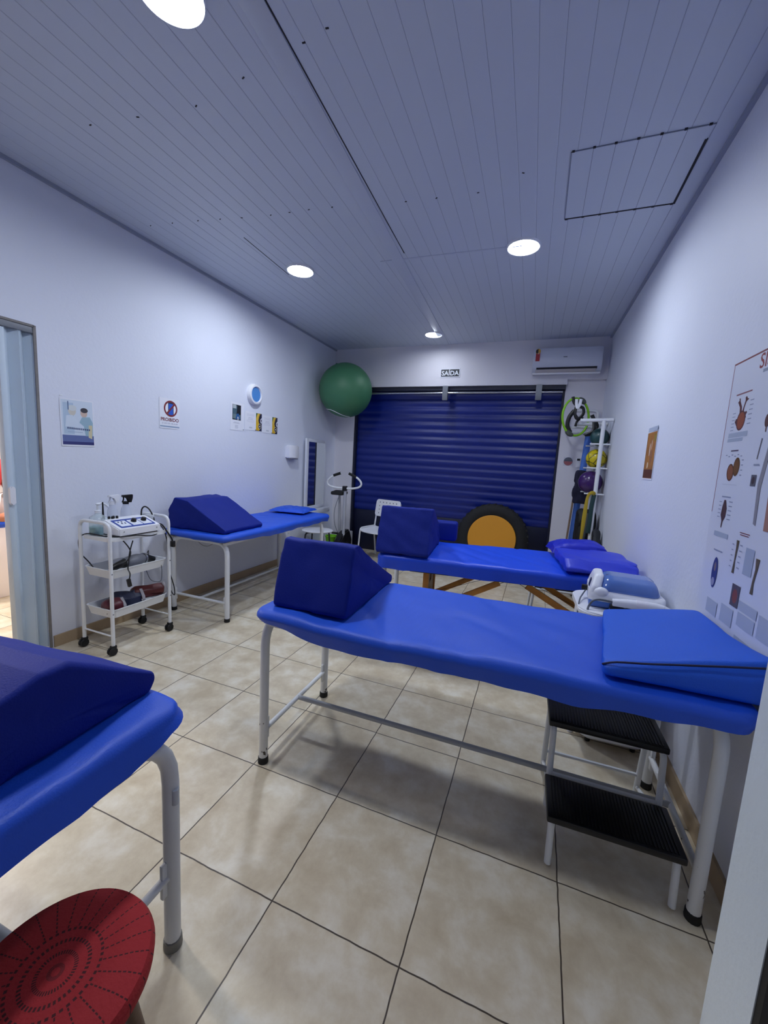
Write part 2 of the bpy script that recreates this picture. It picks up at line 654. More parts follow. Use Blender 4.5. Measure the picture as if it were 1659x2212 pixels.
def cushion(prof, width, r=.02, nseg=12, amp=.006, seed=0, scale_fn=None, dens=.03, rad=.03, wr=0.):
    """fabric-covered foam: outline prof (y, z) counter-clockwise, extruded along x with soft edges"""
    pts = fillet([Vector((0, a, b)) for a, b in prof], rad, closed=True, n=5)
    dense = []
    N = len(pts)
    for i in range(N):
        a, b = pts[i], pts[(i + 1) % N]
        k = max(1, int((b - a).length / dens))
        for j in range(k):
            dense.append(a.lerp(b, j / k))
    cen = sum(dense, Vector()) / len(dense)
    xs = []
    m = 5
    for k in range(m, -1, -1):
        a = k / m * PI / 2
        xs.append((-width / 2 + r * (1 - math.sin(a)), r * (1 - math.cos(a))))
    for k in range(1, nseg):
        xs.append((-width / 2 + r + (width - 2 * r) * k / nseg, 0.))
    for k in range(m + 1):
        a = k / m * PI / 2
        xs.append((width / 2 - r * (1 - math.sin(a)), r * (1 - math.cos(a))))
    # first entries run from the rim (inset r) inwards
    bm = bmn()
    rings = []
    def ring(x, inset):
        out = []
        for p in dense:
            d = p - cen
            l = d.length
            out.append(bm.verts.new(Vector((x, 0, 0)) + cen + d * max(0., (l - inset) / l)))
        return out
    def cap(x, side):
        cs = []
        for s in (.25, .5, .75):
            cs.append([bm.verts.new(Vector((x, 0, 0)) + cen + (p - cen) * s * (1 - r / max((p - cen).length, .01))) for p in dense])
        return cs, bm.verts.new(Vector((x, 0, 0)) + cen)
    c0, v0 = cap(-width / 2, -1)
    order = c0
    xs2 = [(x, i) for x, i in xs]
    body = []
    for x, ins in xs2:
        body.append(ring(x, ins))
    c1, v1 = cap(width / 2, 1)
    chain = order + body + c1[::-1]
    n = len(dense)
    for k in range(n):
        bm.faces.new((v0, chain[0][(k + 1) % n], chain[0][k]))
        bm.faces.new((v1, chain[-1][k], chain[-1][(k + 1) % n]))
    for A, B in zip(chain, chain[1:]):
        for k in range(n):
            bm.faces.new((A[k], A[(k + 1) % n], B[(k + 1) % n], B[k]))
    bm.normal_update()
    zmin = min(p.z for p in dense)
    for v in bm.verts:
        c = v.co
        w = nz(c.x * 5 + seed, c.y * 5, c.z * 5 + seed) * amp + nz(c.x * 13 + seed, c.y * 13, c.z * 9) * amp * .35
        if wr:
            rid = abs(nz(c.x * 2.2 + seed, c.y * 3 + c.z * 6.5 + c.x * 2.5, seed))
            w -= wr * max(0., .1 - rid) / .1
        if c.z < zmin + .012:
            w = min(w, 0)
        v.co = c + v.normal * w
        if scale_fn:
            v.co = scale_fn(v.co)
    return bm

def pillow_mesh(L, Wd, H, seed=0, n=22, amp=.008, pinch=1.):
    bm = bmn()
    def f(u, v):
        a = max(0., 1 - abs(u) ** 3.2) ** .55
        b = max(0., 1 - abs(v) ** 3.2) ** .55
        return a * b
    T, B = [], []
    for s, G in ((1, T), (-1, B)):
        for i in range(n + 1):
            row = []
            for j in range(n + 1):
                u, v = -1 + 2 * i / n, -1 + 2 * j / n
                if s < 0 and (i in (0, n) or j in (0, n)):
                    row.append(T[i][j])
                    continue
                h = f(u, v)
                x = u * L / 2 * (1 - .05 * pinch * (1 - v * v) * abs(u) ** 3)
                y = v * Wd / 2 * (1 - .05 * pinch * (1 - u * u) * abs(v) ** 3)
                z = H / 2 + s * H / 2 * h
                if s > 0:
                    z += amp * h * (nz(u * 2.5 + seed, v * 2.5, seed) + .5 * nz(u * 6, v * 6 + seed, 1.)) - amp * 1.2 * max(0., .1 - abs(nz(u * 2 + v + seed, v * 2, 3.))) / .1
                else:
                    z = max(0., z)
                if i in (0, n) or j in (0, n):
                    z = H * .33 + amp * .6 * nz(u * 5 + seed, v * 5, 0)
                row.append(bm.verts.new((x, y, z)))
            G.append(row)
    for G in (T, B):
        for i in range(n):
            for j in range(n):
                vs = (G[i][j], G[i + 1][j], G[i + 1][j + 1], G[i][j + 1])
                bm.faces.new(vs if G is T else vs[::-1])
    return bm

# ------------------------------------------------------------------ the room
XL, YB, ZC = -3.17, 5.85, 3.16          # left wall, lintel face, ceiling
def xr(y):                               # right wall runs a touch inwards
    return .775 - .0148 * y
YW = 5.93                                # recessed back wall below the lintel
YS = 6.02                                # shutter

FLOOR = floor_material()
bm = bmn()
b2(bm, -7.6, 1.2, -2.2, 6.4, -.1, 0)
struct(obj('floor', bm, FLOOR, smooth=False))

CEIL = mat('pvc ceiling', (196, 204, 218), .42, var=.03, vscale=1.2)
CEIL_GAP = mat('ceiling gap', (128, 136, 154), .8)
CEIL_DOT = mat('ceiling stain', (34, 34, 42), .8)
bm = bmn()
x, pw = XL - .08, .1005
A1 = math.radians(.9)
while x < .95:
    # one grooved board: flat face with a shallow V at either side
    q = [(x, ZC + .0018), (x + .0035, ZC), (x + pw - .0035, ZC), (x + pw, ZC + .0018)]
    sh = lambda yy: -math.tan(A1) * yy
    for a, b in zip(q, q[1:]):
        bm.faces.new([bm.verts.new((a[0] + sh(-2.2), -2.2, a[1])), bm.verts.new((b[0] + sh(-2.2), -2.2, b[1])),
                      bm.verts.new((b[0] + sh(6.1), 6.1, b[1])), bm.verts.new((a[0] + sh(6.1), 6.1, a[1]))])
    f = bm.faces.new([bm.verts.new((x - .0012 + sh(-2.2), -2.2, ZC + .0014)), bm.verts.new((x + .0012 + sh(-2.2), -2.2, ZC + .0014)),
                      bm.verts.new((x + .0012 + sh(6.1), 6.1, ZC + .0014)), bm.verts.new((x - .0012 + sh(6.1), 6.1, ZC + .0014))])
    f.material_index = 1
    x += pw
b2(bm, XL - .3, 1.2, -2.3, 6.4, ZC + .01, ZC + .1)
b2(bm, -7.6, XL - .12, -2.3, 6.4, 2.8, 2.9)
for (sx, sy) in ((-2.53, 2.47), (-2.35, 2.5), (-2.18, 2.53), (-1.95, 2.56), (-1.8, 2.57), (-1.65, 2.58), (-1.48, 2.60), (-.98, 2.68), (-.78, 2.70),
                 (-.52, 2.72), (-2.75, 2.44), (-2.95, 2.42), (-2.4, 1.62), (-2.1, 1.66), (-1.75, 1.7), (-1.42, 1.65), (-.95, 1.58), (-.25, 2.62), (-1.07, 1.6)):
    box(bm, (sx, sy, ZC), (.014, .006, .004), rot=(0, 0, random.uniform(-.6, .6)), mi=2)
for (xx, y0, y1) in ((-2.36, 2.75, 3.4), (-1.155, 1.2, 3.3)):
    box(bm, (xx, (y0 + y1) / 2, ZC), (.006, y1 - y0, .003), rot=(0, 0, math.radians(2.2)), mi=2)
struct(obj('ceiling', bm, [CEIL, CEIL_GAP, CEIL_DOT], smooth=False))
bm = bmn()                               # joining strip down the middle of the ceiling
th = math.atan2(.245, 4.6)
box(bm, (-1.29, 3.55, ZC - .003), (.10, 4.7, .006), rot=(0, 0, th), bev=.002)
struct(obj('trim_1', bm, mat('pvc strip', (190, 198, 214), .4)))
bm = bmn()
box(bm, (-.86, 3.40, ZC - .002), (1.15, .018, .004), rot=(0, 0, .03))
struct(obj('trim_2', bm, mat('pvc strip', (190, 198, 214), .4)))
bm = bmn()                               # cornice strips
b2(bm, XL, XL + .022, .9, YB, ZC - .02, ZC)
struct(obj('trim_3', bm, mat('cornice', (150, 158, 176), .5)))
bm = bmn()
prism(bm, [(xr(.9), .9), (xr(YB), YB), (xr(YB) - .022, YB), (xr(.9) - .022, .9)], .02, Matrix.Translation((0, 0, ZC - .02)))
struct(obj('trim_4', bm, mat('cornice', (150, 158, 176), .5)))
# access hatch
bm = bmn()
b2(bm, 0, .62, 2.53, 3.14, ZC - .004, ZC + .004)
for k in range(1, 6):
    b2(bm, k * .103 - .0012, k * .103 + .0012, 2.53, 3.14, ZC - .0048, ZC - .003, mi=1)
b2(bm, -.004, .625, 3.137, 3.148, ZC - .006, ZC + .002, mi=2)
b2(bm, .612, .625, 2.62, 3.14, ZC - .006, ZC + .002, mi=2)
for k in range(7):
    b2(bm, k * .1 + .0, k * .1 + .013, 2.520, 2.530, ZC - .006, ZC, mi=2)
    b2(bm, k * .1 + .0, k * .1 + .015, 3.136, 3.152, ZC - .007, ZC, mi=2)
b2(bm, -.006, .0, 2.53, 3.14, ZC - .0045, ZC, mi=1)
b2(bm, 0, .63, 2.526, 2.530, ZC - .0045, ZC, mi=1)
struct(obj('trim_5', bm, [CEIL, CEIL_GAP, CEIL_DOT], smooth=False))

# left wall with the doorway
DY0, DY1, DZ = .85, 1.725, 2.215
bm = bmn()
b2(bm, XL - .13, XL, DY1, 6.2, 0, ZC + .1)
b2(bm, XL - .13, XL, -2.2, DY0, 0, ZC + .1)
b2(bm, XL - .13, XL, DY0, DY1, DZ, ZC + .1)
struct(obj('wall_left', bm, WALL, smooth=False))
# right wall
bm = bmn()
prism(bm, [(xr(-2.2), -2.2), (1.3, -2.2), (1.3, 6.2), (xr(6.2), 6.2)], ZC + .1)
struct(obj('wall_right', bm, WALL, smooth=False))
# back wall: recessed piers either side of the shutter and the lintel above
SX0, SX1, LZ = -2.84, .222, 2.585
bm = bmn()
b2(bm, XL - .1, SX0, YW, 6.3, 0, LZ)
b2(bm, SX1, 1.0, YW, 6.3, 0, 2.66)
b2(bm, XL - .1, SX1 + .01, YB, 6.3, LZ, ZC + .1)
b2(bm, SX1 + .01, 1.0, YB, 6.3, 2.65, ZC + .1)
struct(obj('wall_back', bm, LINTEL, smooth=False))
bm = bmn()
b2(bm, XL - .2, 1.3, -2.3, -2.2, 0, ZC + .1)
struct(obj('wall_front', bm, WALL, smooth=False))
# short return of wall beside the camera
bm = bmn()
b2(bm, .472, xr(1.0) + .02, .853, 1.008, 0, ZC)
b2(bm, .474, xr(1.0) + .02, .835, .853, 0, ZC, mi=1)
struct(obj('wall_return', bm, [mat('return paint', (214, 222, 226), .55, bump=.1), mat('dark door edge', (10, 12, 14), .5)], smooth=False))
# neighbouring room
ROOM2 = mat('next room paint', (244, 238, 236), .6, bump=.1)
bm = bmn()
b2(bm, -7.5, -7.4, -2.2, 6.3, 0, 2.85)
b2(bm, -7.5, XL - .13, 4.2, 4.3, 0, 2.85)
b2(bm, -7.5, XL - .13, -2.2, -2.1, 0, 2.85)
struct(obj('wall_beyond', bm, ROOM2, smooth=False))
bm = bmn()
b2(bm, XL - .135, XL - .13, -2.1, DY0, 0, 2.8)
b2(bm, XL - .135, XL - .13, DY1, 4.2, 0, 2.8)
struct(obj('wall_partition', bm, ROOM2, smooth=False))
# baseboards
BASE = mat('beige skirting tile', (172, 150, 120), .4, var=.15, vscale=8)
bm = bmn()
b2(bm, XL, XL + .012, DY1 + .02, YW, 0, .085)
struct(obj('baseboard_left', bm, BASE))
bm = bmn()
prism(bm, [(xr(1.01), 1.01), (xr(YW), YW), (xr(YW) - .012, YW), (xr(1.01) - .012, 1.01)], .085)
struct(obj('baseboard_right', bm, BASE))
bm = bmn()
b2(bm, XL, SX0, YW - .012, YW, 0, .085)
b2(bm, SX1, .7, YW - .012, YW, 0, .085)
struct(obj('baseboard_back', bm, BASE))

# roller shutter
SH = mat('navy shutter paint', (7, 31, 118), .34, var=.06, vscale=3, spec=.45)
d2 = struct(bpy.data.objects.new('door_2', None), 'dark blue roller shutter closing the back wall opening')
link(d2)
bm = bmn()
rows = []
z, pitch, dep = .66, .111, .008
zs = []
while z < 2.60:
    for k in range(8):
        t = k / 8
        zs.append((z + pitch * t, dep * (math.sin(PI * min(1, t / .8)) ** .7 if t < .8 else 0)))
    z += pitch
prevv = None
for (zz, dd) in zs:
    a = bm.verts.new((SX0, YS - dd, zz))
    b = bm.verts.new((SX1 + .02, YS - dd, zz))
    if prevv:
        bm.faces.new((prevv[0], prevv[1], b, a))
    prevv = (a, b)
b2(bm, SX0, SX1 + .02, YS + .01, YS + .05, 0, 2.62)
obj('shutter_curtain', bm, SH, d2, angle=60)
bm = bmn()
b2(bm, SX0 + .01, SX1 + .01, YS - .012, YS + .02, .0, .66, bev=.006)
obj('bottom_panel', bm, mat('shutter base', (11, 17, 48), .45), d2)
bm = bmn()
b2(bm, SX0, SX0 + .035, YW + .02, YS + .03, 0, 2.6)
b2(bm, SX1 - .03, SX1, YW + .02, YS + .03, 0, 2.6)
b2(bm, SX0, SX1, YB + .03, YS + .02, 2.53, 2.6)
obj('guide_channel', bm, mat('dark channel', (14, 20, 46), .5), d2)
bm = bmn()
b2(bm, -2.80, -2.68, 5.93, 5.99, .01, .055, bev=.004)
obj('floor_lock', bm, GREY_PLASTIC, d2)

# accordion door folded towards the right jamb
d1 = struct(bpy.data.objects.new('door_1', None), 'pale grey folding door pushed half open in the left wall')
link(d1)
ACC = mat('grey blue folding door', (196, 210, 222), .45, var=.02)
ys = [1.565, 1.605, 1.65, 1.69, 1.722]
xs = [-3.185, -3.228, -3.18, -3.235, -3.19]
for k in range(4):
    bm = bmn()
    p, q = Vector((xs[k], ys[k], 0)), Vector((xs[k + 1], ys[k + 1], 0))
    d = (q - p).normalized()
    nrm = Vector((-d.y, d.x, 0)) * .006
    prism(bm, [(p + nrm)[:2], (q + nrm)[:2], (q - nrm)[:2], (p - nrm)[:2]], DZ - .05, Matrix.Translation((0, 0, .012)))
    obj('panel', bm, ACC, d1, smooth=False)
bm = bmn()
b2(bm, -3.235, -3.175, 1.535, 1.570, .012, DZ - .045, bev=.006)
obj('lead_post', bm, ACC, d1)
bm = bmn()
b2(bm, -3.24, -3.17, DY0, DY1, DZ - .04, DZ, bev=.004)
obj('track', bm, mat('door track', (120, 124, 132), .45), d1)
bm = bmn()
prism(bm, rrect(.03, .12, .012), .022, Matrix.Translation((-3.176, 1.552, 1.12)) @ Matrix.Rotation(PI / 2, 4, 'Y') @ Matrix.Rotation(PI / 2, 4, 'Z'), bev=.006)
obj('door_handle', bm, WHITE_PLASTIC, d1)
bm = bmn()
b2(bm, XL - .004, XL + .004, DY1 - .004, DY1 + .012, 0, DZ + .012)
b2(bm, XL - .004, XL + .004, DY0, DY1, DZ, DZ + .014)
struct(obj('trim_6', bm, mat('worn jamb edge', (126, 122, 120), .7, var=.3, vscale=20)))

# ------------------------------------------------------------------ ceiling lights
LAMP = bpy.data.materials.new('led diffuser')
LAMP.use_nodes = True
nb = LAMP.node_tree.nodes['Principled BSDF']
nb.inputs['Emission Color'].default_value = (*LAMP_COLOR, 1)
nb.inputs['Emission Strength'].default_value = LAMP_STRENGTH
LAMP_SMALL = LAMP.copy()
LAMP_SMALL.node_tree.nodes['Principled BSDF'].inputs['Emission Strength'].default_value = LAMP_STRENGTH * .42
def ceiling_light(x, y, label, lamp=LAMP, sc=1.):
    t = thing('ceiling_light', label, 'ceiling light', (x, y, ZC), group='round led lights in the ceiling')
    bm = bmn()
    lathe(bm, [(.112 * sc, -.001), (.112 * sc, -.0035), (.0, -.0035)], 40)
    obj('diffuser', bm, lamp, t)
    bm = bmn()
    lathe(bm, [(.122 * sc, .0), (.122 * sc, -.014), (.118 * sc, -.020), (.1125 * sc, -.018), (.1125 * sc, 0)], 40)
    obj('bezel', bm, WHITE_PLASTIC, t)
    return t
ceiling_light(-2.205, 3.335, 'round white led ceiling light on the left, nearest the wall with posters')
ceiling_light(-.275, 3.42, 'round white led ceiling light near the ceiling hatch')
ceiling_light(-1.462, 5.35, 'small looking round led ceiling light furthest back above the exit sign', LAMP_SMALL, .95)
ceiling_light(-1.44, 1.28, 'round led ceiling light at the top edge, nearest the camera')
# unseen lamp added to brighten the neighbouring room
t = thing('fill_lamp', 'unseen lamp added to light the room behind the folding door', 'ceiling light', (-4.6, 1.6, 2.8))
bm = bmn()
lathe(bm, [(.2, 0), (.2, -.03), (.17, -.05), (0, -.055)], 32)
LAMP2 = mat('warm fill diffuser', (255, 250, 245), .5, emis=(1, .93, .88), estr=210)
obj('diffuser', bm, LAMP2, t)

# ------------------------------------------------------------------ treatment tables
def exam_bed(label, loc, rz, L, Wd, lx, ly, H, sheetm, seed, skirt=.055, tube_m=None, rail_z=.165, top_fn=None, r_leg=.021, hem=.014, hem_fn=None, bend=.12, foot_m=RUBBER, tuck=.012, fold=.018):
    """lx = (x of left legs, x of right legs), ly = (near, far) in local coords; H = height of the covered top"""
    t = thing('treatment_table', label, 'treatment table', loc, rz, group='blue covered treatment tables')
    tm = tube_m or WHITE_METAL
    for xx in lx:
        bm = bmn()
        top = H - .075
        tube(bm, [(xx, ly[0], .02), (xx, ly[0], top), (xx, ly[1], top), (xx, ly[1], .02)], r_leg, n=14, rad=bend)
        fr = obj('leg_frame', bm, tm, t)
        for yy in ly:
            bm = bmn()
            lathe(bm, [(r_leg + .003, 0), (r_leg + .004, .004), (r_leg + .003, .03), (r_leg, .032)], 16, Matrix.Translation((xx, yy, 0)))
            obj('rubber_foot', bm, foot_m, fr)
        bm = bmn()
        tube(bm, [(xx, ly[0] + .018, rail_z), (xx, ly[1] - .018, rail_z)], .0125, n=10)
        for yy, sg in ((ly[0], 1), (ly[1], -1)):
            box(bm, (xx, yy + sg * .026, rail_z + .0), (.012, .022, .11), bev=.003)
        obj('crossbar', bm, tm, fr)
    bm = bmn()
    ym = sum(ly) / 2
    tube(bm, [(lx[0], ym, rail_z), (lx[1], ym, rail_z)], .0125, n=10)
    obj('stretcher', bm, mat('grey enamel', (176, 178, 180), .4), t)
    for yy in ly:
        bm = bmn()
        b2(bm, -L / 2 + .06, L / 2 - .06, yy - .015, yy + .015, H - .085, H - .055)
        obj('side_rail', bm, tm, t)
    bm = bmn()
    b2(bm, -L / 2 + .025, L / 2 - .025, -Wd / 2 + .03, Wd / 2 - .03, H - .06, H - .028, bev=.01)
    obj('mattress', bm, FOAM, t)
    bm = sheet_mesh(L, Wd, skirt=skirt, seed=seed, top_fn=top_fn, hem=hem, hem_fn=hem_fn, tuck=tuck, fold=fold)
    obj('fitted_sheet', bm, sheetm, t, loc=(0, 0, H), angle=80)
    return t

# bed by the right wall, nearest
HA = .785
bedA = exam_bed('nearest treatment table under the big anatomy poster, step stool beneath it', (-.225, 1.785, 0), math.radians(.8), 1.86, .73,
                (-.890, .850), (-.302, .300), HA, SHEET, 3, skirt=.058, tube_m=CHIPPED,
                top_fn=lambda x, y: -.014 * math.exp(-((x + .35) / .25) ** 2 - ((y + .28) / .2) ** 2) + .012 * max(0, x - .3),
                hem_fn=lambda x, y: .25 + .75 * min(1, max(0, (x + .9) / .4)) - .35 * max(0, (x - .5) / .4))
# bed across the back
HB = .785
bedB = exam_bed('far treatment table standing crosswise before the orange tyre seat', (-.205, 3.255, 0), math.radians(7.2), 1.88, .76,
                (-.90, .86), (-.26, .27), HB, SHEET_B, 11, skirt=.075, top_fn=lambda x, y: -.004 + .006 * max(0, x - .3))
# bed along the left wall
HC = .775
bedC = exam_bed('treatment table along the left wall beside the white trolley', (-2.735, 3.50, 0), math.radians(90.5), 1.86, .73,
                (-.835, .80), (-.306, .306), HC, SHEET, 17, skirt=.045, hem_fn=lambda x, y: .35 + .65 * min(1, max(0, (x + .85) / .5)))
# bed at the lower left, only its end in view
HD = .785
bedD = exam_bed('treatment table cut off by the left edge beside the red stool', (-1.754, .46, 0), math.radians(1), 1.80, .66,
                (-.80, .870), (-.265, .285), HD, SHEET_D, 23, skirt=.062, tube_m=mat('grey white enamel', (206, 208, 210), .35), rail_z=.25, r_leg=.0225, bend=.17, tuck=-.012, fold=.006, foot_m=mat('worn grey foot', (120, 118, 112), .7),
                hem_fn=lambda x, y: 1. - .62 * max(0, (y - .13) / .12) * (x > .5))
bm = bmn()
tube(bm, [(.890, .282, .485), (.890, .282, .530)], .010, n=12)
box(bm, (.878, .284, .507), (.02, .012, .02))
obj('socket', bm, GREY_PLASTIC, bedD)

# ------------------------------------------------------------------ wedges
WEDGE_GROUP = 'navy foam wedges on the treatment tables'
def wedge(label, prof, width, loc, rz, seed, m=NAVY, amp=.007, rad=.022, wr=.007, **kw):
    bm = cushion(prof, width, r=.016, amp=amp, seed=seed, rad=rad, wr=wr, **kw)
    o = obj('wedge_cushion', bm, m, loc=loc, rot=(0, 0, rz), angle=75)
    return tag(o, label, 'cushion', WEDGE_GROUP)
# profile in local (y, z); local x is the width
wedge('navy foam wedge standing on the left end of the nearest treatment table', [(0, .0), (.64, .0), (.66, .035), (.13, .312), (.085, .312)], .37, (-.902, 1.482, HA), math.radians(1.), 4)
wedge('navy foam wedge on the left end of the far treatment table', [(0, 0), (.66, 0), (.69, .05), (.50, .21), (.19, .345), (.13, .35)], .40, (-.895, 2.765, HB), math.radians(5.5), 9)
wedge('navy foam wedge lying against the wall on the left wall treatment table', [(0, 0), (.64, 0), (.64, .035), (.22, .262), (.07, .275), (.0, .16)], .52, (-3.085, 2.905, HC), math.radians(-90 + 1.5), 14)
wedge('dark navy foam wedge on the table at the lower left edge', [(0, 0), (.67, 0), (.69, .028), (.685, .050), (.45, .196), (.39, .200), (.0, .10)], .80, (-1.317, .077, HD), math.radians(5), 21)

# bolster behind the far wedge
bm = bmn()
b2(bm, -.19, .19, -.06, .06, 0, .175, bev=.025, seg=4)
o = obj('bolster_cushion', bm, NAVY, loc=(-.825, 3.57, HB + .004), rot=(0, 0, math.radians(6)))
tag(o, 'blue upright block cushion half hidden behind the far navy wedge', 'cushion')

# ------------------------------------------------------------------ pillows
def pillowA_scale(c):
    k = (.56 + 1.15 * (c.x + .235) / .47) * (1 - .32 * max(0, c.y) / .68)
    return Vector((c.x + .10 * max(0, c.y) / .68 * (.235 - c.x) / .47, c.y, c.z * k))
t = thing('pillow', 'large azure pillow with dark piping on the nearest table', 'pillow', (.500, 1.482, HA + .006), math.radians(.5))
bm = cushion([(0, .002), (.68, .002), (.69, .05), (.66, .085), (.03, .085), (.0, .055)], .47, r=.03, amp=.005, seed=31, rad=.02, scale_fn=pillowA_scale)
obj('pillow_cover', bm, PILLOW, t, angle=75)
bm = bmn()
pp = []
for k in range(25):
    x = -.232 + .464 * k / 24
    zz = .078 * (.56 + 1.15 * (x + .235) / .47) + .004 + .003 * nz(x * 8, 3, 1)
    edge = max(0, abs(x) - .205) * .6
    pp.append((x, .004 + edge, zz - edge * .9))
tube(bm, pp, .0035, n=6)
obj('piping', bm, PIPING, t)

bm = cushion([(0, .002), (.52, .002), (.53, .03), (.49, .08), (.06, .085), (-.01, .03)], .46, r=.03, amp=.010, seed=37, rad=.02, wr=.012)
o = obj('pillow', bm, mat('blue vinyl pillow', (34, 54, 196), .42, var=.05, bump=.1, bscale=100, sheen=.1), loc=(.460, 2.955, HB + .010), rot=(0, 0, math.radians(7)), angle=75)
tag(o, 'blue pillow on the right end of the far table against the wall', 'pillow', 'pillows on the far table')
bm = pillow_mesh(.42, .28, .12, seed=41)
o = obj('pillow', bm, mat('dark blue pillow', (18, 34, 176), .45, var=.05, bump=.1, bscale=100, sheen=.1), loc=(.345, 3.585, HB + .012), rot=(0, math.radians(-4), math.radians(10)))
tag(o, 'darker blue small pillow behind the large one on the far table', 'pillow', 'pillows on the far table')
bm = pillow_mesh(.46, .42, .065, seed=45, amp=.01)
o = obj('pillow', bm, SHEET, loc=(-2.80, 4.22, HC + .006), rot=(0, 0, math.radians(8)))
tag(o, 'flat blue pillow on the far end of the left wall table', 'pillow')

# ------------------------------------------------------------------ wooden massage table under / behind the far table
t = thing('massage_table', 'wooden folding massage table pushed under the far blue table', 'massage table', (-.13, 3.35, 0), math.radians(7.2))
bm = bmn()
b2(bm, -.80, .80, -.28, .28, .615, .665, bev=.012)
obj('table_top', bm, mat('black vinyl', (16, 16, 18), .5), t)
for sx in (-1, 1):
    for sy in (-1, 1):
        bm = bmn()
        yy = sy * .26
        b2(bm, sx * .66 - .022, sx * .66 + .022, yy - .012, yy + .012, 0, .62, bev=.003)
        obj('leg', bm, WOOD, t)
    bm = bmn()
    X = sx * .66
    pts = [(-.25, .60), (-.25, .24), (-.14, .36), (.14, .36), (.25, .24), (.25, .60), (.06, .60), (.06, .48), (-.06, .48), (-.06, .60)]
    prism(bm, pts, .016, Matrix.Translation((X - .008, 0, 0)) @ Matrix.Rotation(PI / 2, 4, 'Z') @ Matrix.Rotation(PI / 2, 4, 'X'))
    obj('end_panel', bm, mat('brown end panel', (112, 74, 42), .45, var=.25, vscale=18), t)
    for sy in (-1, 1):
        bm = bmn()
        a, b = Vector((sx * .64, sy * .235, .30)), Vector((sx * .10, sy * .235, .60))
        d = b - a
        box(bm, (a + b) / 2, (d.length, .016, .045), rot=(0, -math.atan2(d.z, d.x), 0), bev=.003)
        obj('brace', bm, WOOD, t)
bm = bmn()
for sy in (-1, 1):
    tube(bm, [(-.66, sy * .24, .30), (0, sy * .10, .60), (.66, sy * .24, .30)], .002, n=5)
obj('tension_wire', bm, CORD, t)

# white step under the far table
def step_stool(label, loc, rz):
    t = thing('step_stool', label, 'step stool', loc, rz)
    w = .40
    for sx in (-1, 1):
        X = sx * w / 2
        # rear high frame
        bm = bmn()
        tube(bm, [(X, .52, .012), (X, .47, .395), (X, .27, .395), (X, .235, .06)], .0125, n=10, rad=.03)
        fr = obj('leg', bm, WHITE_METAL, t)
        bm = bmn()
        tube(bm, [(X, .015, .01), (X, .03, .185), (X, .24, .185)], .0125, n=10, rad=.03)
        obj('leg', bm, WHITE_METAL, t)
        bm = bmn()
        tube(bm, [(X, .24, .15), (X, .50, .06)], .009, n=8)
        obj('side_brace', bm, WHITE_METAL, t)
    for (y, z) in ((.505, .12), (.25, .20)):
        bm = bmn()
        tube(bm, [(-w / 2, y, z), (w / 2, y, z)], .008, n=8)
        obj('crossbar', bm, WHITE_METAL, t)
    for (y0, y1, z) in ((.0, .225, .20), (.27, .50, .41)):
        bm = bmn()
        b2(bm, -w / 2 - .02, w / 2 + .02, y0, y1, z - .014, z + .012, bev=.006)
        k = -w / 2
        while k < w / 2:
            b2(bm, k, k + .004, y0 + .012, y1 - .012, z + .010, z + .0145)
            k += .012
        obj('tread', bm, mat('black ribbed tread', (11, 11, 14), .42), t)
    return t
step_stool('white two step stool with black treads under the nearest table', (.372, 1.482, 0), math.radians(1.5))
t = thing('low_bench', 'low white framed bench with black top seen beneath the far table', 'bench', (.33, 3.98, 0), math.radians(5))
bm = bmn()
b2(bm, -.27, .27, -.10, .10, .385, .415, bev=.005)
obj('bench_top', bm, mat('black bench top', (12, 12, 15), .5), t)
bm = bmn()
tube(bm, [(-.28, -.11, .385), (.28, -.11, .385), (.28, .11, .385), (-.28, .11, .385)], .011, n=8, closed=True, rad=.02)
obj('rail', bm, WHITE_METAL, t)
for sx in (-1, 1):
    for sy in (-1, 1):
        bm = bmn()
        tube(bm, [(sx * .28, sy * .11, .385), (sx * .31, sy * .14, 0)], .012, n=10)
        obj('leg', bm, WHITE_METAL, t)

# ------------------------------------------------------------------ white side table with the device
t = thing('side_table', 'white moulded plastic side table between the two right tables', 'table', (.495, 2.60, 0), math.radians(2))
bm = bmn()
prism(bm, rrect(.44, .46, .10), .03, Matrix.Translation((0, 0, .69)), bev=.008)
obj('table_top', bm, WHITE_PLASTIC, t)
bm = bmn()
o_ = rrect(.40, .42, .09)
i_ = rrect(.385, .405, .085)
n = len(o_)
rg = [[bm.verts.new((*p, z)) for p in pl] for pl, z in ((o_, .69), (o_, .645), (i_, .645), (i_, .69))]
for A, B in zip(rg, rg[1:]):
    for k in range(n):
        bm.faces.new((A[k], A[(k + 1) % n], B[(k + 1) % n], B[k]))
obj('apron', bm, WHITE_PLASTIC, t)
for sx in (-1, 1):
    for sy in (-1, 1):
        bm = bmn()
        tube(bm, [(sx * .165, sy * .175, .68), (sx * .195, sy * .205, 0)], lambda s: .024 - .009 * s, n=12)
        obj('leg', bm, WHITE_PLASTIC, t)
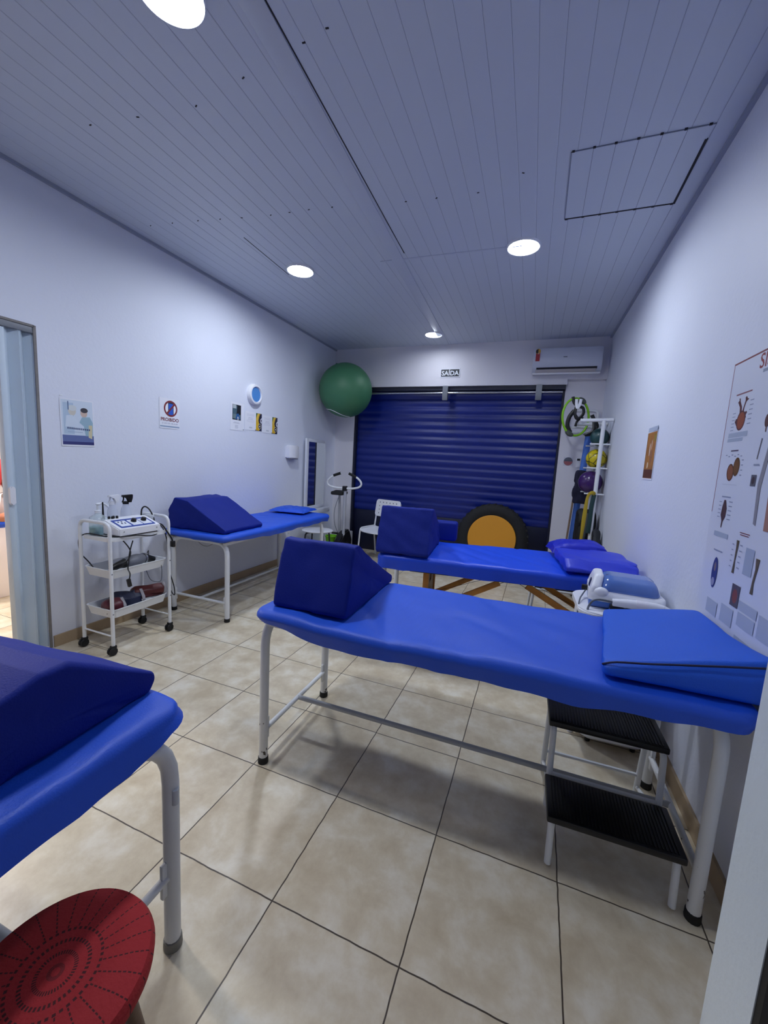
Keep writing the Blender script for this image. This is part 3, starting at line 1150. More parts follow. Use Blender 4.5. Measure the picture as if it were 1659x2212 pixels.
# device
BLUE_CASE = mat('translucent blue case', (84, 116, 184), .16, var=.14, vscale=7, coat=.4)
t = thing('ultrasound_device', 'white and translucent blue therapy device on the white plastic table', 'therapy device', (.525, 2.615, .722), math.radians(-4))
bm = cushion([(-.15, .0), (.15, .0), (.15, .045), (-.15, .045)], .36, r=.02, amp=0, rad=.03)
obj('lower_case', bm, mat('blue base', (70, 108, 184), .3), t)
bm = cushion([(-.155, .028), (.155, .028), (.155, .10), (-.15, .10)], .37, r=.03, amp=0, rad=.04)
obj('body', bm, WHITE_PLASTIC, t)
def lid_scale(c):
    k = 1 - max(0, c.z - .09) * 2.2
    return Vector((c.x * k + .012, c.y * k, c.z))
bm = cushion([(-.145, .09), (.145, .09), (.135, .155), (.07, .175), (-.07, .175), (-.135, .155)], .31, r=.05, amp=0, rad=.05, scale_fn=lid_scale)
obj('lid', bm, BLUE_CASE, t)
bm = cushion([(-.150, .03), (.150, .03), (.142, .115), (.085, .178), (-.085, .178), (-.142, .115)], .052, r=.02, amp=0, rad=.045,
             scale_fn=lambda c: Vector((c.x - .158 + .22 * max(0, c.z - .08), c.y, c.z)))
obj('end_cap', bm, WHITE_PLASTIC, t)
bm = cushion([(-.045, 0), (.045, 0), (.03, .05), (-.03, .05)], .012, r=.004, amp=0, rad=.012)
obj('grip_slot', bm, BLACK, t, loc=(-.178, -.02, .085), rot=(0, .2, 0))
for y in (-.135, .135):
    bm = bmn()
    ball(bm, (-.125, y, .088), .032, 18, sc=(1.25, .8, .9))
    obj('hinge', bm, WHITE_PLASTIC, t)
bm = bmn()
tube(bm, smooth_path([(-.185, .03, .06), (-.21, -.02, .025), (-.225, -.10, .012), (-.232, -.18, -.05), (-.233, -.19, -.25)]), .004, n=6)
obj('power_cord', bm, mat('grey cord', (86, 92, 104), .5), t)
bm = bmn()
box(bm, (-.192, .03, .06), (.05, .03, .03), bev=.005)
obj('plug', bm, BLACK, t)
t = thing('therapy_handpiece', 'white handpiece with curled cord lying in front of the blue therapy device', 'handpiece', (.575, 2.435, .745), math.radians(-3))
bm = bmn()
tube(bm, [(-.13, 0, .03), (-.06, 0, .036), (.0, 0, .038), (.07, 0, .040), (.105, 0, .038)], lambda s: .020 + .006 * math.sin(PI * s), n=16)
obj('grip', bm, WHITE_PLASTIC, t)
bm = bmn()
tube(bm, [(-.02, 0, .038), (.035, 0, .039)], .0265, n=16)
obj('sleeve', bm, mat('ivory sleeve', (232, 230, 236), .35), t)
bm = bmn()
tube(bm, [(.105, 0, .038), (.13, 0, .030), (.15, 0, .022)], lambda s: .020 - .006 * s, n=12)
obj('tip', bm, WHITE_PLASTIC, t)
bm = bmn()
tube(bm, smooth_path([(-.06, 0, .024), (-.085, 0, -.002), (-.12, .005, -.014), (-.14, .01, -.012)]), .010, n=8)
obj('trigger', bm, WHITE_PLASTIC, t)
bm = bmn()
tube(bm, smooth_path([(-.13, 0, .032), (-.19, 0, .034), (-.225, -.005, .022), (-.245, -.02, -.012), (-.25, -.055, -.05)]), .006, n=8)
obj('cord', bm, mat('grey cord', (86, 92, 104), .5), t)
bm = bmn()
box(bm, (-.02, .012, -.004), (.24, .05, .036), bev=.008)
obj('cradle', bm, BLACK, t)
bm = bmn()
tube(bm, smooth_path([(.15, 0, .025), (.175, .0, .045), (.19, .02, .035), (.185, .03, .008), (.16, .04, .0)]), .005, n=8)
obj('cable_loop', bm, CORD, t)
# white bin on the floor under it
t = thing('plastic_bin', 'white tapered plastic bin on the floor behind the step stool', 'bin', (.50, 2.42, 0), math.radians(2))
bm = bmn()
rgs = []
for (w, d, z, r) in ((.30, .20, .03, .05), (.345, .245, .05, .07), (.40, .29, .30, .09), (.42, .31, .31, .09), (.42, .31, .32, .09), (.385, .275, .32, .08), (.335, .235, .06, .06)):
    rgs.append([bm.verts.new((*p, z)) for p in rrect(w, d, r)])
for A, B in zip(rgs, rgs[1:]):
    for k in range(len(A)):
        bm.faces.new((A[k], A[(k + 1) % len(A)], B[(k + 1) % len(A)], B[k]))
bm.faces.new(rgs[0][::-1])
bm.faces.new(rgs[-1])
obj('tub', bm, WHITE_PLASTIC, t)
for sx in (-1, 1):
    for sy in (-1, 1):
        bm = bmn()
        cyl(bm, (sx * .11, sy * .07, 0), (sx * .11, sy * .07, .032), .014, 10)
        obj('foot', bm, BLACK, t)

# ------------------------------------------------------------------ red stool
t = thing('stool', 'round wooden stool with red crocheted seat cover, lower left', 'stool', (-.785, .405, 0), .3)
bm = bmn()
R = .165
lathe(bm, [(0, .408), (R - .01, .408), (R + .002, .414), (R + .004, .432), (R - .004, .447), (R - .03, .4525), (R * .5, .4545), (0, .455)], 64)
obj('seat_cover', bm, radial_knit_material(), t)
bm = bmn()
lathe(bm, [(0, .385), (R - .02, .385), (R - .02, .409), (0, .409)], 40)
obj('seat', bm, WOOD_D, t)
for a in (-.55, 1.15, 2.6, 4.1):
    bm = bmn()
    tube(bm, [(math.cos(a) * .10, math.sin(a) * .10, .39), (math.cos(a) * .165, math.sin(a) * .165, 0)], .017, n=12)
    obj('leg', bm, WOOD_D, t)

# ------------------------------------------------------------------ trolley
TX0, TX1, TY0, TY1 = -3.005, -2.70, 1.855, 2.325
t = thing('trolley', 'white three tier trolley on castors against the left wall', 'trolley', ((TX0 + TX1) / 2, (TY0 + TY1) / 2, 0))
cx, cy = (TX0 + TX1) / 2, (TY0 + TY1) / 2
hw, hl = (TX1 - TX0) / 2, (TY1 - TY0) / 2
for sy in (-1, 1):
    y = sy * hl
    bm = bmn()
    tube(bm, [(-hw, y, .065), (-hw, y, .945), (hw, y, .945), (hw, y, .065)], .0125, n=12, rad=.06)
    fr = obj('end_frame', bm, WHITE_METAL, t)
    bm = bmn()
    tube(bm, [(-hw, y, .135), (hw, y, .135)], .006, n=8)
    obj('crossbar', bm, WHITE_METAL, fr)
    for sx in (-1, 1):
        bm = bmn()
        for q in (-.012, .012):
            lathe(bm, [(.010, -.009), (.026, -.008), (.029, -.004), (.029, .004), (.026, .008), (.010, .009)], 18,
                  Matrix.Translation((sx * hw + q, y - .008, .029)) @ Matrix.Rotation(PI / 2, 4, 'Y'))
        box(bm, (sx * hw, y, .058), (.034, .036, .022), bev=.006)
        obj('castor', bm, RUBBER, fr)
        for zz in (.30, .59):
            bm = bmn()
            ball(bm, (sx * hw * .98 + sx * .012, y, zz), .006, 8)
            obj('screw', bm, STEEL, fr)
def tray(z, d, name):
    bm = bmn()
    o0 = rrect(2 * hw - .02, 2 * hl - .02, .03)
    i0 = rrect(2 * hw - .055, 2 * hl - .055, .025)
    o1 = rrect(2 * hw - .045, 2 * hl - .045, .03)
    rg = [[bm.verts.new((*p, zz)) for p in pl] for pl, zz in ((o1, z), (o0, z + d), (rrect(2 * hw - .012, 2 * hl - .012, .03), z + d), (rrect(2 * hw - .012, 2 * hl - .012, .03), z + d + .004),
                                                            (rrect(2 * hw - .028, 2 * hl - .028, .03), z + d + .004), (i0, z + .004))]
    for A, B in zip(rg, rg[1:]):
        for k in range(len(A)):
            bm.faces.new((A[k], A[(k + 1) % len(A)], B[(k + 1) % len(A)], B[k]))
    bm.faces.new(rg[0][::-1])
    bm.faces.new(rg[-1])
    obj(name, bm, WHITE_METAL, t)
tray(.255, .06, 'tray')
tray(.545, .06, 'tray')
bm = bmn()
prism(bm, rrect(2 * hw - .006, 2 * hl - .012, .03), .028, Matrix.Translation((0, 0, .812)), bev=.005)
obj('top_shelf', bm, WHITE_METAL, t)
ZT = .841
# electrotherapy box
t = thing('electrotherapy_unit', 'white electrotherapy unit with blue panel and black knobs on the trolley top', 'therapy device', (-2.80, 2.085, ZT), 0)
bm = bmn()   # local x towards the room, y along the wall; sloped front face looks to +x and up
pf = [(-.125, .008), (.105, .008), (.105, .055), (-.045, .105), (-.125, .105)]
prism(bm, [(a, b) for a, b in pf], .33, Matrix.Translation((0, .165, 0)) @ Matrix.Rotation(PI / 2, 4, 'X'), bev=.006)
obj('housing', bm, WHITE_PLASTIC, t)
bm = bmn()
b2(bm, -.10, .10, -.14, .14, 0, .010)
obj('base', bm, BLACK, t)
sl = math.atan2(.05, .15)
PM = Matrix.Translation((.030, 0, .081)) @ Matrix.Rotation(sl, 4, 'Y')
bm = bmn()
prism(bm, rrect(.125, .27, .006), .002, PM)
pn = obj('control_panel', bm, mat('blue panel', (38, 66, 150), .4), t)
for (yy, w) in ((-.085, .075), (.005, .075), (.085, .07)):
    bm = bmn()
    prism(bm, rrect(.085, w, .004), .0012, PM @ Matrix.Translation((.004, yy, .002)))
    obj('label_field', bm, mat('panel white', (226, 230, 238), .4), pn)
for yy in (.005, .085):
    bm = bmn()
    lathe(bm, [(.019, 0), (.019, .006), (.015, .022), (.010, .024), (0, .024)], 20, PM @ Matrix.Translation((-.01, yy, .003)))
    obj('knob', bm, BLACK, t)
bm = bmn()
for k in range(4):
    box(bm, PM @ Vector((-.02 + .012 * (k % 2) * 2, -.105 + .012 * k, .0045)), (.012, .008, .003), rot=(0, sl, 0))
obj('switches', bm, mat('navy print', (40, 44, 90), .5), t)
for yy in (-.13, .13):
    bm = bmn()
    ball(bm, (.1065, yy, .035), .004, 8)
    obj('screw', bm, STEEL, t)
bm = bmn()
lathe(bm, [(.012, .105), (.011, .112), (.007, .13), (.0045, .22), (.004, .23), (0, .231)], 12, Matrix.Translation((-.10, -.135, 0)))
obj('probe_rod', bm, BLACK, t)
for k in range(4):
    bm = bmn()
    lathe(bm, [(.009, .105), (.009, .118), (.006, .124), (0, .124)], 10, Matrix.Translation((-.09 + .012 * (k % 2), -.10 + .017 * k, 0)))
    obj('connector', bm, BLACK, t)
bm = bmn()
tube(bm, smooth_path([(.05, .165, .05), (.085, .19, .045), (.11, .215, -.01), (.125, .245, -.07), (.13, .25, -.10)]), .006, n=8)
tube(bm, smooth_path([(.05, .165, .05), (.08, .20, .02), (.09, .235, -.10), (.10, .242, -.28), (.085, .25, -.40), (.07, .255, -.46), (.10, .26, -.52), (.13, .262, -.54), (.125, .262, -.47), (.10, .248, -.36), (.095, .245, -.30)]), .004, n=6)
obj('cable', bm, CORD, t)
bm = bmn()
box(bm, (.13, .252, -.115), (.035, .025, .05), bev=.006)
box(bm, (.092, .244, -.17), (.018, .018, .07), bev=.004)
obj('plug', bm, BLACK, t)
bm = bmn()
tube(bm, smooth_path([(-.09, .155, .10), (-.095, .165, .15), (-.08, .18, .172), (-.05, .195, .15), (-.02, .205, .09), (-.01, .205, .04)]), .0055, n=8)
obj('curled_lead', bm, CORD, t)
bm = bmn()
box(bm, (-.05, .19, .085), (.07, .045, .05), bev=.006)
obj('socket_block', bm, GREY_PLASTIC, t)
# loose cord looped round the trolley
bm = bmn()
pts = [(-2.72, 2.30, .835), (-2.70, 2.18, .815), (-2.69, 2.05, .838), (-2.70, 1.93, .844), (-2.80, 1.88, .846), (-2.95, 1.865, .848), (-3.03, 1.86, .80), (-3.035, 1.87, .70), (-3.00, 1.90, .63),
       (-2.88, 1.90, .56), (-2.78, 1.93, .585), (-2.715, 1.98, .65), (-2.71, 2.01, .72), (-2.72, 1.97, .80), (-2.71, 1.92, .84)]
tube(bm, smooth_path(pts), .0042, n=6)
tube(bm, smooth_path([(-2.71, 2.03, .80), (-2.705, 2.0, .72), (-2.70, 1.985, .64), (-2.70, 1.98, .60), (-2.675, 1.975, .57), (-2.675, 1.97, .53)]), .0042, n=6)
box(bm, (-2.672, 1.965, .505), (.02, .025, .06), rot=(.2, 0, 0), bev=.004)
o = obj('power_cord', bm, CORD)
tag(o, 'black power cord looped around the left end of the white trolley', 'cord')
# gel pump bottle
def bottle(name, label, loc, body_m, liquid_m, liquid, h, r, head, head_m, neck=.018, group='bottles on the trolley'):
    t = thing(name, label, 'bottle', loc, .1, group=group)
    bm = bmn()
    lathe(bm, [(0, 0), (r * .94, 0), (r, .006), (r, h * .68), (r * .9, h * .80), (neck + .003, h * .93), (neck, h)], 24)
    obj('body', bm, body_m, t)
    if liquid:
        bm = bmn()
        lathe(bm, [(0, .003), (r * .9, .004), (r * .95, .010), (r * .95, liquid), (0, liquid)], 24)
        obj('liquid', bm, liquid_m, t)
    bm = bmn()
    lathe(bm, [(neck + .003, h - .002), (neck + .003, h + .016), (neck - .004, h + .02), (0, h + .02)], 18)
    obj('cap', bm, head_m if head == 'pump' else WHITE_PLASTIC if head == 'spray_white' else BLACK, t)
    bm = bmn()
    if head == 'pump':
        tube(bm, smooth_path([(0, 0, h + .015), (0, 0, h + .055), (.005, .01, h + .066), (.012, .04, h + .060), (.02, .065, h + .035)]), .0075, n=10)
        ball(bm, (0, .005, h + .062), .015, 12, sc=(1, 1.4, .6))
        obj('pump_head', bm, head_m, t)
    else:
        prism(bm, [(.002, .0), (.028, .0), (.031, .034), (.041, .050), (.038, .060), (-.048, .060), (-.050, .046), (-.020, .043), (-.004, .034)], .022,
              Matrix.Translation((.011, 0, h + .012)) @ Matrix.Rotation(PI / 2, 4, 'Z') @ Matrix.Rotation(PI / 2, 4, 'X'), bev=.004)
        obj('spray_head', bm, head_m, t)
        bm = bmn()
        tube(bm, smooth_path([(0, -.020, h + .056), (0, -.018, h + .036), (0, -.030, h + .012)]), .005, n=8)
        obj('trigger', bm, head_m, t)
    return t
CLEAR = mat('clear plastic', (214, 228, 232), .12, trans=.0, alpha=.38)
CLEAR2 = mat('frosted plastic', (216, 222, 236), .3, alpha=.5)
GEL = mat('aqua gel', (76, 168, 178), .25, alpha=.85)
bottle('gel_bottle', 'round pump bottle of aqua gel at the left of the trolley top', (-2.915, 1.925, ZT), CLEAR, GEL, .055, .155, .058, 'pump', mat('pale pump', (222, 226, 232), .35))
bottle('spray_bottle', 'clear spray bottle with white trigger behind the electrotherapy unit', (-2.965, 2.065, ZT), CLEAR2, None, 0, .20, .036, 'spray_white', mat('white trigger', (226, 228, 234), .35))
bottle('spray_bottle', 'clear spray bottle with black trigger behind the electrotherapy unit', (-2.965, 2.17, ZT), CLEAR2, None, 0, .195, .036, 'spray', BLACK)
# middle tray: grey hand massager
t = thing('hand_massager', 'grey and black handheld massager in the middle trolley tray', 'massager', (-2.795, 2.09, .563), 0)
bm = bmn()
tube(bm, smooth_path([(0, -.075, .055), (0, -.03, .058), (0, .05, .062), (0, .085, .064)]), lambda s: .040 - .006 * math.cos(2 * PI * s), n=16)
obj('body', bm, mat('silver grey', (128, 130, 138), .35), t)
bm = bmn()
tube(bm, smooth_path([(0, -.17, .035), (0, -.13, .05), (0, -.09, .055), (0, -.07, .055)]), lambda s: .014 + .024 * s, n=14)
obj('nozzle', bm, BLACK, t)
bm = bmn()
tube(bm, [(0, .085, .064), (0, .098, .064)], .041, n=16)
obj('ring', bm, CHROME, t)
bm = bmn()
tube(bm, smooth_path([(0, .098, .062), (.0, .13, .05), (.01, .17, .035)]), lambda s: .036 - .014 * s, n=12)
obj('end_cap', bm, BLACK, t)
bm = bmn()
tube(bm, smooth_path([(0, .13, .08), (-.05, .17, .10), (-.09, .19, .07)]), .003, n=6)
obj('lead', bm, CORD, t)
bm = bmn()
tube(bm, smooth_path([(-2.72, 2.14, .545), (-2.72, 2.18, .46), (-2.72, 2.26, .43), (-2.72, 2.275, .50), (-2.72, 2.27, .56)]), .0025, n=6)
o = obj('thin_lead', bm, mat('grey lead', (70, 74, 84), .5))
tag(o, 'thin grey lead hanging below the middle trolley tray', 'cord')
# bottom tray weights
def weight(label, loc, rz, m, L, seed, h=.085, w=.10, rot=None):
    t = thing('ankle_weight', label, 'ankle weight', loc, rz, group='ankle weights in the bottom tray', rot=rot)
    bm = cushion([(-w / 2, 0), (w / 2, 0), (w / 2 * .9, h * .7), (0, h), (-w / 2 * .9, h * .7)], L, r=.03, amp=.012, seed=seed, rad=.03, wr=.01)
    obj('padded_cuff', bm, m, t)
    bm = bmn()
    tube(bm, smooth_path([(L * .42, -w * .40, .02), (L * .48, -w * .45, h * .5), (L * .46, -.01, h * .95)]), .011, n=8, flat=.3)
    obj('strap', bm, mat('grey strap', (150, 146, 150), .6), t)
WINE = mat('wine vinyl', (84, 26, 38), .4, var=.1)
BLUEV = mat('slate navy vinyl', (32, 38, 66), .5, var=.1)
weight('wine red ankle weight folded at the left of the bottom tray', (-2.80, 1.93, .262), 1.4, WINE, .12, 2, h=.115, w=.12)
weight('slate navy ankle weight in the middle of the bottom tray', (-2.83, 2.06, .262), 1.2, BLUEV, .20, 5, h=.135, w=.15)
weight('brown red ankle weight slung over the right end of the bottom tray', (-2.80, 2.215, .305), 1.25, mat('brown red vinyl', (80, 24, 24), .4, var=.15), .23, 8, h=.105, w=.115)

# ------------------------------------------------------------------ left wall prints and fittings
ONL = PI / 2                              # faces +x
PAPER = mat('paper', (228, 230, 238), .55)
def onleft(y, z):
    return (XL + .003, y, z)
f = Flat(.228, .335, PAPER)
f.rect(0, .01, .215, .30, (204, 216, 230))
f.rect(-.06, .03, .07, .22, (176, 196, 216))
f.rect(0, -.120, .215, .065, (96, 110, 160))
f.rect(0, -.145, .215, .022, (48, 52, 112))
f.oval(-.035, .085, .026, .034, (204, 200, 190))
f.oval(-.033, .105, .030, .020, (206, 212, 214))
f.poly([(-.075, .05), (-.035, .055), (0, .02), (.01, -.03), (-.085, -.03)], (206, 218, 232))
f.oval(.045, .075, .024, .032, (206, 180, 166))
f.oval(.048, .095, .026, .018, (62, 58, 66))
f.poly([(.03, .045), (.085, .05), (.105, .01), (.10, -.09), (.05, -.09), (.04, -.02), (.01, .005)], (150, 180, 196))
f.poly([(.075, -.01), (.10, -.01), (.095, -.11), (.07, -.10)], (206, 196, 160))
for k in range(12):
    f.rect(-.068 + k * .0132, -.038 - .0006 * k, .009, .013, (64, 78, 116))
f.rect(-.02, -.065, .10, .004, (150, 168, 196))
f.rect(-.06, .12, .006, .06, (70, 96, 140))
o = f.place('poster', onleft(1.972, 1.625), ONL, tilt=-.015)
tag(o, 'blue white poster of two people in scrubs above the trolley', 'poster')
bm = bmn()
box(bm, (0, 0, 0), (.002, .022, .008), bev=.0008)
o = obj('sticky_tape', bm, mat('shiny tape', (230, 234, 240), .1), loc=(XL + .002, 1.868, 1.808), rot=(.2, 0, 0))
tag(o, 'small shiny strip of tape above the blue white scrubs poster', 'tape')

f = Flat(.215, .265, PAPER)
f.rect(0, -.115, .205, .012, (140, 160, 186))
f.oval(.01, .045, .066, .066, (238, 240, 244), 32)
f.rect(.012, .045, .058, .120, (34, 48, 70))
f.rect(.012, .040, .046, .098, (40, 88, 190))
f.ring(.01, .045, .056, .072, (122, 42, 48))
f.poly([(-.040, .0), (-.030, -.012), (.060, .085), (.050, .097)], (122, 42, 48))
f.text('PROIBIDO', 0, -.055, .042, (110, 34, 44), .0012)
f.text('O USO DE CELULAR', 0, -.088, .0185, (120, 118, 150))
o = f.place('sign', onleft(2.758, 1.79), ONL)
tag(o, 'white PROIBIDO sign with crossed out phone on left wall', 'sign')

def photo_sheet():
    f = Flat(.215, .30, PAPER)
    f.rect(-.01, .045, .135, .165, (24, 26, 34))
    f.rect(-.03, .055, .085, .12, (70, 96, 110))
    f.rect(-.045, .105, .055, .04, (176, 186, 190))
    f.rect(-.01, .0, .12, .05, (108, 128, 130))
    f.poly([(.0, .12), (.02, .12), (.045, .02), (-.015, .02)], (18, 24, 36))
    f.poly([(-.01, .03), (.02, .035), (.05, -.02), (-.03, -.03)], (40, 92, 150))
    f.poly([(.0, .0), (.02, .0), (.02, -.035), (.005, -.035)], (200, 206, 210))
    f.lines(-.01, -.062, .11, 2, .010, (150, 150, 172))
    f.lines(-.01, -.095, .07, 4, .010, (158, 158, 178), seed=4)
    f.rect(.098, -.135, .008, .012, (40, 42, 52))
    return f
o = photo_sheet().place('certificate', onleft(3.632, 1.868), ONL, tilt=.01)
tag(o, 'white sheet with a dark photo, left of the two yellow certificates', 'certificate', 'papers on the left wall')
def yellow_sheet():
    f = Flat(.30, .21, PAPER)
    f.lines(-.055, .075, .13, 2, .014, (190, 192, 210), seed=2)
    f.lines(-.055, .035, .10, 2, .016, (166, 168, 190), seed=3)
    f.lines(-.055, .005, .14, 2, .014, (200, 202, 216), seed=6)
    f.rect(-.05, -.075, .05, .016, (190, 196, 206))
    f.rect(.095, 0, .105, .205, (28, 30, 58))
    f.poly([(.043, .1), (.043, -.095), (.10, -.098), (.12, -.06), (.10, -.02), (.085, .02), (.10, .07), (.12, .1)], (214, 172, 36))
    f.poly([(.043, .1), (.043, .04), (.07, .1)], (38, 92, 52))
    f.poly([(.075, .1), (.085, .1), (.07, .04), (.075, -.01), (.062, .03)], (236, 220, 130))
    f.oval(.11, -.048, .026, .032, (236, 232, 210))
    f.oval(.11, -.048, .022, .028, (30, 28, 40))
    f.oval(.11, -.048, .008, .010, (220, 222, 230))
    f.poly([(.125, .04), (.147, .055), (.147, .043), (.13, .025), (.145, -.005), (.13, -.01), (.118, .018)], (226, 228, 236))
    f.rect(.035, -.096, .012, .014, (50, 50, 58))
    return f
o = yellow_sheet().place('certificate', onleft(3.905, 1.845), ONL)
tag(o, 'certificate with yellow and black band, below the round blue clock', 'certificate', 'papers on the left wall')
o = yellow_sheet().place('certificate', onleft(4.215, 1.835), ONL)
tag(o, 'certificate with yellow and black band, rightmost paper on the left wall', 'certificate', 'papers on the left wall')
# round clock
t = thing('wall_clock', 'round white wall dial with plain blue face on left wall', 'clock', (XL, 3.90, 2.15), rot=(0, PI / 2, 0))
bm = bmn()
lathe(bm, [(.118, 0), (.118, .028), (.108, .045), (.090, .050), (.082, .040), (.082, .0)], 40)
obj('rim', bm, WHITE_PLASTIC, t)
bm = bmn()
lathe(bm, [(.083, .020), (.083, .034), (0, .034)], 40)
obj('dial', bm, mat('blue dial', (78, 138, 206), .25, var=.04), t)
# paper towel dispenser
t = thing('towel_dispenser', 'white paper dispenser on the left wall beside the mirror', 'dispenser', (XL, 4.665, 1.435))
bm = bmn()
prism(bm, [(0, -.11), (.06, -.11), (.085, -.08), (.085, .08), (.06, .11), (0, .11)], .175, bev=.012)
obj('cover', bm, WHITE_PLASTIC, t)
bm = bmn()
b2(bm, .01, .065, -.09, .09, -.008, .004)
obj('outlet', bm, mat('grey outlet', (96, 98, 112), .5), t)
# mirror
t = thing('mirror', 'tall white framed mirror on the left wall in the corner', 'mirror', (XL + .020, 5.29, .70), math.radians(3.4))
bm = bmn()
b2(bm, .02, .024, -.25, .27, .05, .985)
MIR = bpy.data.materials.new('mirror glass')
MIR.use_nodes = True
mb = MIR.node_tree.nodes['Principled BSDF']
mb.inputs['Metallic'].default_value = 1.
mb.inputs['Roughness'].default_value = .02
mb.inputs['Base Color'].default_value = (.82, .88, .90, 1)
obj('mirror_glass', bm, MIR, t, smooth=False)
bm = bmn()
for (y0, y1, z0, z1) in ((-.32, -.25, 0, 1.03), (.27, .31, 0, 1.03), (-.25, .27, 0, .05), (-.25, .27, .985, 1.03)):
    b2(bm, 0, .026, y0, y1, z0, z1, bev=.003)
obj('frame', bm, mat('white frame', (222, 226, 234), .45), t)
bm = bmn()
b2(bm, 0, .11, -.36, .33, -.075, -.005, bev=.004)
obj('ledge', bm, mat('white frame', (222, 226, 234), .45), t)
# socket and conduit under the left table
bm = bmn()
b2(bm, XL, XL + .02, 4.42, 4.45, .085, .70, bev=.004)
struct(obj('trim_7', bm, mat('conduit', (196, 196, 206), .5)))
t = thing('wall_socket', 'small pale wall socket low under the left wall table', 'socket', (XL, 4.66, .40))
bm = bmn()
prism(bm, rrect(.075, .115, .008), .010, Matrix.Rotation(PI / 2, 4, 'Z') @ Matrix.Rotation(PI / 2, 4, 'X'), bev=.003)
obj('plate', bm, WHITE_PLASTIC, t)
bm = bmn()
for dy in (-.010, .010):
    cyl(bm, (.0095, dy, 0), (.011, dy, 0), .003, 8)
obj('holes', bm, BLACK, t)
bm = bmn()
tube(bm, smooth_path([(-3.14, 2.95, .70), (-3.12, 3.05, .55), (-3.12, 3.15, .50), (-3.12, 3.25, .52), (-3.14, 3.35, .55)]), .003, n=6)
o = obj('wall_cable', bm, mat('pale cord', (150, 150, 156), .6))
tag(o, 'thin cord sagging along the wall under the left wall table', 'cord')

# ------------------------------------------------------------------ back wall fittings
f = Flat(.285, .122, PAPER, t=.004)
f.rect(0, 0, .262, .10, (36, 40, 48))
f.text('SAÍDA', 0, -.006, .088, (236, 240, 246), .0016)
o = f.place('exit_sign', (-1.318, YB - .006, 2.765), 0)
tag(o, 'small dark SAÍDA exit sign above the roller shutter', 'sign')

t = thing('air_conditioner', 'white split air conditioner with red award sticker above the shutter', 'air conditioner', (.19, YB, 2.70))
bm = bmn()
pf = [(0, .30), (0, .0), (-.10, -.005), (-.165, .035), (-.185, .07), (-.195, .285), (-.185, .30)]
prism(bm, pf, .80, Matrix.Translation((-.40, 0, 0)) @ Matrix.Rotation(PI / 2, 4, 'Y') @ Matrix.Rotation(PI / 2, 4, 'Z'), bev=.010)
obj('housing', bm, mat('ac shell', (206, 210, 222), .25), t)
bm = bmn()
box(bm, (0, -.178, .052), (.70, .02, .026), rot=(.45, 0, 0))
obj('air_slot', bm, BLACK, t)
bm = bmn()
box(bm, (-.01, -.162, .022), (.70, .060, .008), rot=(-.55, 0, 0), bev=.002)
obj('louvre', bm, mat('louvre', (190, 184, 186), .4), t)
bm = bmn()
box(bm, (0, -.135, .0), (.79, .035, .02), rot=(.4, 0, 0), bev=.006)
obj('bottom_lip', bm, WHITE_PLASTIC, t)
f = Flat(.05, .13, mat('sticker red', (168, 44, 56), .5))
f.oval(0, .055, .030, .032, (206, 160, 70))
f.poly([(-.0, .085), (-.028, .07), (-.028, .04), (0, .025)], (30, 26, 26))
f.oval(.006, .03, .010, .010, (220, 170, 150))
o = f.place('award_sticker', (-.345, -.2, .205), 0, t)
bm = bmn()
box(bm, (-.02, -.1955, .185), (.045, .002, .010))
obj('logo', bm, mat('logo grey', (96, 100, 112), .4), t)

# bar on two hangers across the top of the shutter
t = thing('curtain_bar', 'thin steel bar hung across the top of the shutter', 'bar', (0, 5.80, 2.477))
bm = bmn()
tube(bm, [(-2.72, 0, 0), (.19, 0, .004)], .014, n=12)
obj('bar', bm, CHROME, t)
for x in (-1.357, -.105):
    bm = bmn()
    prism(bm, [(-.018, .10), (.05, .10), (.05, .09), (.012, .06), (.024, .0), (.015, -.10), (-.02, -.10), (-.028, -.02)], .075,
          Matrix.Translation((x - .037, 0, 0)) @ Matrix.Rotation(PI / 2, 4, 'Y') @ Matrix.Rotation(PI / 2, 4, 'Z'), bev=.004)
    obj('hanger', bm, mat('hanger grey', (112, 116, 124), .4, metal=.4), t)

# ------------------------------------------------------------------ gym ball in the corner
t = thing('exercise_ball', 'large green exercise ball hung in the corner above the shutter', 'exercise ball', (-2.755, 5.425, 2.462))
bm = bmn()
ball(bm, (0, 0, 0), .386, 64)
obj('ball_skin', bm, mat('matt green', (60, 116, 80), .5, var=.05, vscale=3), t)
bm = bmn()
for k in range(3):
    box(bm, (-.06 + .03 * k, -.20, .335 - .012 * k), (.02, .03, .002), rot=(.6, 0, .4 * k))
obj('valve_mark', bm, mat('dark green', (24, 70, 48), .5), t)
bm = bmn()
pp = []
for k in range(15):                       # thin band passing under the ball, from the wall to the far side
    u = k / 14
    v = Vector((-.27 + .36 * u, -.12 + .30 * (u - .4) ** 2 - .10 * math.sin(PI * u), -.27 - .13 * u))
    pp.append(v.normalized() * .3885)
tube(bm, pp, .0045, n=8)
obj('strap', bm, WHITE_METAL, t)

